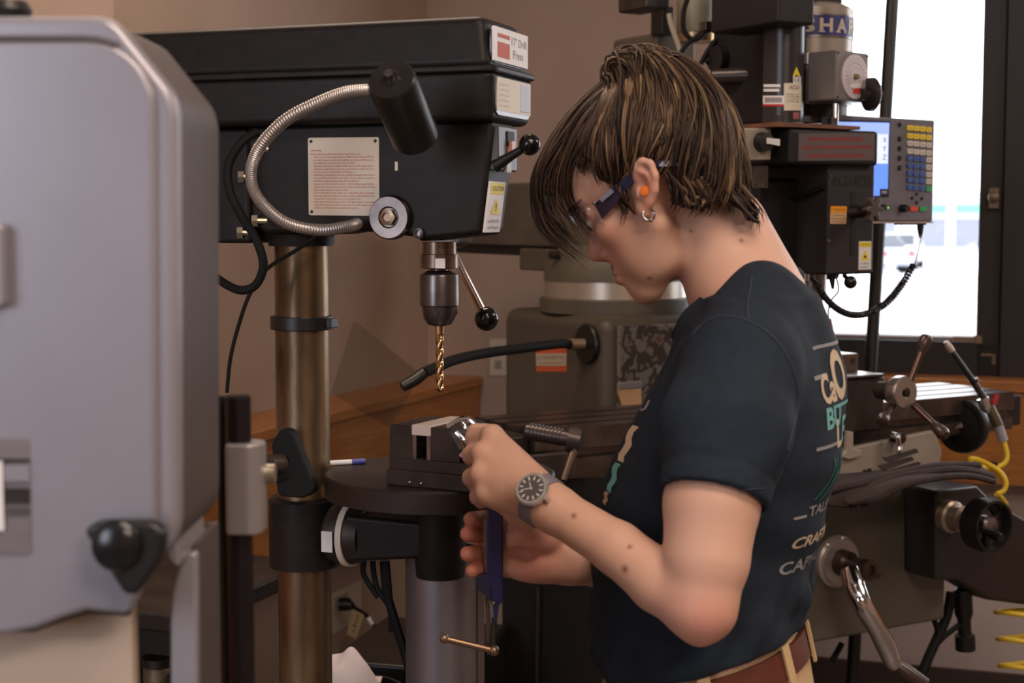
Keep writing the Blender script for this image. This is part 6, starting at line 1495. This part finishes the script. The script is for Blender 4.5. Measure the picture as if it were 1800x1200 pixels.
def grow(guides, per, depth, light, rscale=1, jit=.0035, hug=True, wander=.0105):
    NC = 6
    for gi in range(len(guides) - 1):
        A_, B_ = guides[gi], guides[gi + 1]; CJ = rn.randn(NC + 1, 3) * wander; CT = rn.rand(NC + 1); CP = rn.rand(NC + 1) * 6.28
        for s_ in range(per):
            t = rn.rand(); sink = rn.rand() ** 1.3 * depth; end = (.80 + .25 * rn.rand()) if hug else (.58 + .46 * rn.rand()); j3 = rn.randn(3) * jit; ph = rn.rand() * 6.28; am = .002 + .0038 * rn.rand() ** 2; ci = int(round(t * NC)); clump = ci / NC; shade_ = .55 + .75 * CT[ci]
            ctl = []
            for i in range(len(A_)):
                q_ = i / (len(A_) - 1); tt = t * (1 - .75 * q_) + clump * .75 * q_
                p = np.array(A_[i]) * (1 - tt) + np.array(B_[i]) * tt; o_ = p - hc_; p = p - o_ / np.linalg.norm(o_) * sink * (1 if q_ > .1 else .4)
                p = p + CJ[ci] * q_ * math.sin(CP[ci] + q_ * 4.5) * (1 if hug else .6) + j3 * (1.1 - q_ * .3) + np.array(hl) * am * math.sin(ph + q_ * 7) + np.array(hu) * am * math.cos(ph * 1.7 + q_ * 6); ctl.append(V(p))
            sp__ = spline(ctl, 4)
            if hug: sp__ = [outward(p_, .001 + max(0, depth - sink) * .6) if i_ > 1 else p_ for i_, p_ in enumerate(sp__)]
            sp__ = sp__[:max(6, int(len(sp__) * min(1, end)))]
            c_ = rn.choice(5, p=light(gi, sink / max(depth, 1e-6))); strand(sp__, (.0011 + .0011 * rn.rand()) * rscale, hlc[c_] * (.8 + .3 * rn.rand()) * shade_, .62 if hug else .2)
def tufts(guides, n_t, per):
    for _ in range(n_t):
        gi = rn.randint(0, len(guides) - 1); t = rn.rand(); A_, B_ = guides[gi], guides[gi + 1]
        full = [outward(p_, .010) for p_ in spline([V(a_).lerp(V(b_), t) for a_, b_ in zip(A_, B_)], 6)]
        i0 = int(len(full) * (.22 + .45 * rn.rand())); seg = full[i0:min(len(full), i0 + 9 + rn.randint(0, 8))]
        if len(seg) < 5: continue
        drift = (hf * rn.randn() * .010 + hu * rn.randn() * .006); lift = .003 + .004 * rn.rand(); c0 = hlc[rn.choice(5, p=[.28, .36, .26, .10, .0])]; sh = .75 + .5 * rn.rand()
        for k_ in range(per):
            j = V(rn.randn(3) * .0028); ln_ = max(5, int(len(seg) * (.7 + .3 * rn.rand()))); out = []
            for i, p_ in enumerate(seg[:ln_]):
                s_ = i / (len(seg) - 1); o_ = (p_ - V(hc_)).normalized(); out.append(p_ + j * (1 - .65 * s_) + drift * s_ ** 1.5 + o_ * (lift * math.sin(s_ * 2.6) - .004))
            strand(out, .0008 + .0008 * rn.rand(), c0 * sh * (.85 + .3 * rn.rand()), .35)
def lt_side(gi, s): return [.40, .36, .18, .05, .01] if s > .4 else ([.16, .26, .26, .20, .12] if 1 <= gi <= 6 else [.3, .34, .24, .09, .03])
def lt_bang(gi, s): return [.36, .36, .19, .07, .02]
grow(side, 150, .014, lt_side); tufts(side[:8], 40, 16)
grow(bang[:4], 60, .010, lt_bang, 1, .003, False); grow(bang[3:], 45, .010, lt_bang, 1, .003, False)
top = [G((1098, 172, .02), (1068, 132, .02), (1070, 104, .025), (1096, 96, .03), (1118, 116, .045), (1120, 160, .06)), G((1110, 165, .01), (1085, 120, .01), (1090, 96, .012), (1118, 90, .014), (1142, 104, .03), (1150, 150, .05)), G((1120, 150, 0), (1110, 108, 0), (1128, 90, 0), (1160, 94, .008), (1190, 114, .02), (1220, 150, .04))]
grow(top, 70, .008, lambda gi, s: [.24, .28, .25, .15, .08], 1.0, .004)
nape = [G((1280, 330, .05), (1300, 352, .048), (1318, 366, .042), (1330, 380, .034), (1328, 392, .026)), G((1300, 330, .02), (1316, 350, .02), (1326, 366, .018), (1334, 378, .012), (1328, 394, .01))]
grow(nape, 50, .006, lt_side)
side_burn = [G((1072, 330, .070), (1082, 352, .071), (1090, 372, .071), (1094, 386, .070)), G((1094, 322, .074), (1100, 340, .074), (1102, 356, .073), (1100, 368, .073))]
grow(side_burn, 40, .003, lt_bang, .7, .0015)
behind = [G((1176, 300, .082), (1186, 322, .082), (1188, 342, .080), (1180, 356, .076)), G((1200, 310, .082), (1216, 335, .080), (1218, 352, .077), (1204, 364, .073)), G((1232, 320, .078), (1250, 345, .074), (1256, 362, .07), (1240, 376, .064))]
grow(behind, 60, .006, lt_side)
v_ = np.array(HV, dtype=np.float32)
v_ = v_ @ MI[:3, :3].T.astype(np.float32) + MI[:3, 3].astype(np.float32)
me = bpy.data.meshes.new('hair_strand'); me.from_pydata(v_.tolist(), [], HFc); me.materials.append(hairm); me.shade_smooth()
a = me.color_attributes.new('tone', 'FLOAT_COLOR', 'POINT'); a.data.foreach_set('color', np.concatenate([np.array(HC), np.ones((len(HC), 1))], 1).astype(np.float32).ravel())
o = bpy.data.objects.new('hair_strand', me); COL.objects.link(o); o.parent = hair; o['kind'] = 'stuff'
# light moustache and eyebrow: short fine hairs
HV, HFc, HC = [], [], []
for s_ in (1, -1):
    for i in range(70):
        l_ = rn.rand() * .02; p0 = HL(.0815 - .25 * l_, -.053 - .006 * rn.rand(), s_ * l_); p1 = p0 + hf * .003 - hu * .005 + hl * s_ * .003; strand([p0, p0.lerp(p1, .5) + hf * .001, p1], .0005, hlc[3], 0)
    for i in range(60):
        l_ = .014 + rn.rand() * .034; p0 = HL(.0825 - .30 * max(0, l_ - .02), .031 - .12 * max(0, l_ - .035) + .005 * (rn.rand() - .5), s_ * l_); strand([p0, p0 + hl * s_ * .004 + hu * .001, p0 + hl * s_ * .008], .0006, hlc[1], 0)
v_ = np.array(HV, dtype=np.float32); v_ = v_ @ MI[:3, :3].T.astype(np.float32) + MI[:3, 3].astype(np.float32)
me = bpy.data.meshes.new('facial_hair'); me.from_pydata(v_.tolist(), [], HFc); me.materials.append(hairm)
a = me.color_attributes.new('tone', 'FLOAT_COLOR', 'POINT'); a.data.foreach_set('color', np.concatenate([np.array(HC), np.ones((len(HC), 1))], 1).astype(np.float32).ravel())
o = bpy.data.objects.new('facial_hair', me); COL.objects.link(o); o.parent = person; o['kind'] = 'stuff'
# ---------------- safety glasses, ear plug, earring, watch, blue tool
GFm = Frame(Ho, 0); gl = lambda p: GFm.i @ V(p)
gls = thing('safety_glasses', "clear safety glasses with dark blue temples on the person's face", 'glasses', GFm)
N_ = 25; vs = []; 
for i in range(N_):
    l_ = -.064 + .128 * i / (N_ - 1); f_ = .101 - 9.5 * l_ * l_
    for u_ in (.030, .012, -.006, -.018 + .006 * math.cos(l_ / .064 * 3.14 * 2)): vs.append(gl(HL(f_ - .25 * (.03 - u_), u_, l_)))
o = MB().add(vs, [(4 * i + k, 4 * i + k + 1, 4 * i + 5 + k, 4 * i + 4 + k) for i in range(N_ - 1) for k in range(3)]).build('lens', glass('clear_lens', (.95, .95, .975), .10, .06), gls, ang=80)
md = o.modifiers.new('thick', 'SOLIDIFY'); md.thickness = .002
gm = mat('dark_blue_temple', (30, 32, 62), .25, coat=.5)
MB().tube([vs[4 * i] for i in range(N_)], .0015, 8).build('brow_bar', glass('smoky_blue_edge', (.62, .62, .8), .12, .1), gls)
for s_ in (1, -1):
    path = [(HP(1052, 372, .062) - Ho), (HP(1078, 346, .072) - Ho), (HP(1104, 318, .0775) - Ho), (HP(1135, 297, .079) - Ho), (HP(1165, 286, .083) - Ho), (HP(1192, 288, .083) - Ho)]
    hs_ = [.0105, .009, .006, .0045, .0035, .003]; q0 = []
    for p, hh in zip(path, hs_):
        f_, u_, l_ = p.dot(hf), p.dot(hu), p.dot(hl) * s_
        for du, dl in ((-hh, 0), (hh, 0), (hh, s_ * .003), (-hh, s_ * .003)): q0.append(gl(HL(f_, u_ + du, l_ + dl)))
    fs = [(4 * i + k, 4 * i + (k + 1) % 4, 4 * i + 4 + (k + 1) % 4, 4 * i + 4 + k) for i in range(5) for k in range(4)] + [(3, 2, 1, 0), (20, 21, 22, 23)]
    tm = MB().add(q0, fs).build('temple', gm, gls, bevel=.0008)
    if s_ == 1:
        c0, c1 = HP(1056, 352, .0765), HP(1078, 334, .0795); dv_ = (c1 - c0); up_ = hu - dv_.normalized() * hu.dot(dv_.normalized())
        MB().prism([gl(c0 - up_ * .0028), gl(c1 - up_ * .0028), gl(c1 + up_ * .0028), gl(c0 + up_ * .0028)], hl * .0012).build('temple_mark', mat('silver_mark', (140, 142, 158), .3, .4), tm)
        MB().sphere(gl(HP(1045, 357, .071)), .0026, 10, 8).build('hinge_screw', steel, tm)
        e0 = [gl(HP(x, y, .0855)) for x, y in ((1158, 292), (1166, 283), (1186, 281), (1192, 287), (1178, 292))]; MB().prism(e0, hl * .0012).build('temple_tip', mat('pale_tip', (168, 160, 168), .4), tm)
c = HP(1136, 336, .0835); EF = Frame(c, 0)
ep = thing('ear_plug', "orange foam ear plug in the person's ear", 'ear plug', EF)
om = mat('orange_foam', (232, 120, 24), .7)
MB().lathe([(0, -.006), (.006, -.006), (.0066, .004), (.005, .0075), (0, .008)], (0, 0, 0), hl + hf * .15, 18).build('plug_body', om, ep)
c = HP(1140, 377, .0835); EF = Frame(c, 0)
er = thing('earring', "small silver hoop earring on the person's ear lobe", 'earring', EF)
pts = [hu * .0075 * math.cos(t) + (hf * .8 + hl * .6).normalized() * .0075 * math.sin(t) for t in [2 * math.pi * i / 20 for i in range(21)]]
MB().tube(pts, .0017, 8).build('hoop', mat('silver_hoop', (170, 166, 168), .2, .95), er); MB().sphere(hl * .003 - hu * .0075, .0028, 10, 8).build('bead', MATS['silver_hoop'], er)
# watch
WFr = Frame(W_, 0); wa = (W_ - E_).normalized(); wn = (CAM - W_); wn = (wn - wa * wn.dot(wa)).normalized(); wn = (wn + V((0, 0, .18))).normalized(); wn = (wn - wa * wn.dot(wa)).normalized(); wb_ = wa.cross(wn)
wt_ = thing('wristwatch', "round dark-dialled wristwatch with grey strap on the person's wrist", 'watch', WFr)
N_ = 40; vs = []
for i in range(N_):
    t = 2 * math.pi * i / N_; dr = wn * math.cos(t) + wb_ * math.sin(t)
    for a_, r_ in ((-.0095, .0298), (-.0095, .0318), (.0095, .0318), (.0095, .0298)): vs.append(wa * (a_ - .004) + dr * r_)
MB().add(vs, [(4 * i + k, 4 * i + (k + 1) % 4, 4 * ((i + 1) % N_) + (k + 1) % 4, 4 * ((i + 1) % N_) + k) for i in range(N_) for k in range(4)]).build('strap', mat('grey_strap', (122, 117, 128), .6), wt_)
c = wn * .0308 - wa * .004
case = MB().lathe([(0, 0), (.0185, 0), (.0205, .002), (.0205, .006), (.0185, .0085), (.0165, .0085), (.0160, .0078), (0, .0078)], c, wn, 48).build('case', mat('polished_watch_case', (214, 210, 206), .22, .7), wt_)
MB().lathe([(0, .0078), (.0158, .0078), (.0158, .0082), (0, .0082)], c, wn, 40).build('dial', mat('dark_dial', (86, 80, 78), .3), case)
mb = MB(); up_ = (wb_ * -.35 + wa * .94).normalized(); rt_ = up_.cross(wn)
for k in range(12):
    t = 2 * math.pi * k / 12; dr = up_ * math.cos(t) + rt_ * math.sin(t); sd = dr.cross(wn); q_ = c + wn * .0085
    mb.add([q_ + dr * .0102 - sd * .0009, q_ + dr * .0102 + sd * .0009, q_ + dr * .0148 + sd * .0009, q_ + dr * .0148 - sd * .0009], [(0, 1, 2, 3)])
mb.build('hour_mark', mat('pale_hour_mark', (206, 202, 196), .4), case)
mb = MB()
for ang_, ln in ((1.0, .008), (-.4, .012)):
    dr = up_ * math.cos(ang_) + rt_ * math.sin(ang_); sd = dr.cross(wn); q_ = c + wn * .0088; mb.add([q_ - dr * .002 - sd * .0006, q_ - dr * .002 + sd * .0006, q_ + dr * ln + sd * .0005, q_ + dr * ln - sd * .0005], [(0, 1, 2, 3)])
mb.build('watch_hand', MATS['pale_hour_mark'], case)
MB().cyl(c + wn * .004 + rt_ * -.0 + (up_ * .0 - wa * -.0) + wb_ * 0 + (-wa) * .0205, c + wn * .004 - wa * .026, .0032, n=12).build('crown', MATS['polished_watch_case'], case)
# blue hand clamp
q = P(868, 960, 1.925); TF = Frame(q, 0); tp = lambda x, y, d=1.925: TF.i @ P(x, y, d)
tl = thing('hand_clamp', "dark blue hand clamp with a steel rod gripped in the person's lower hand", 'clamp', TF)
bl_ = mat('dark_blue_enamel', (30, 34, 84), .35)
MB().prism(rpoly([tp(856, 884), tp(884, 884), tp(884, 1058), tp(876, 1066), tp(860, 1050), tp(856, 990)], .003), (0, .012, 0)).build('handle_bar', bl_, tl, bevel=.002)
MB().prism(rpoly([tp(826, 868), tp(884, 868), tp(884, 890), tp(858, 892), tp(846, 884), tp(826, 886)], .003), (0, .012, 0)).build('clamp_jaw', bl_, tl, bevel=.002)
MB().prism(rpoly([tp(838, 1012), tp(858, 1008), tp(866, 1040), tp(868, 1062), tp(852, 1046), tp(840, 1036)], .003), (.0, .014, 0)).build('release_trigger', mat('blue_trigger', (26, 30, 60), .4), tl, bevel=.002)
MB().prism([tp(866, 1060), tp(878, 1060), tp(874, 1092), tp(868, 1092)], (0, .008, 0)).build('bar_shoe', bl_, tl)
MB().sphere(tp(868, 1060), .0035, 10, 8).build('pivot_pin', steel, tl)
MB().prism([tp(849, 912, 1.93), tp(856, 912, 1.93), tp(862, 1062, 1.93), tp(858, 1062, 1.93)], (0, .005, 0)).build('guide_strip', mat('grey_strip', (112, 104, 100), .4, .7), tl)
MB().tube([tp(869, 1085, 1.93), tp(867, 1146, 1.93)], .0035, 10).build('rod', darksteel, tl)
MB().prism([tp(852, 1050, 1.936), tp(860, 1050, 1.936), tp(866, 1150, 1.936), tp(856, 1150, 1.936)], (0, .004, 0)).build('flat_bar', mat('dull_bar', (96, 84, 78), .4, .7), tl)
bm_ = mat('brass_bar', (150, 122, 98), .35, .85)
MB().tube([tp(781, 1122, 1.92), tp(868, 1143, 1.92)], .0042, 12).sphere(tp(781, 1122, 1.92), .0062, 12, 8).sphere(tp(868, 1143, 1.92), .0068, 12, 8).build('sliding_bar', bm_, tl)
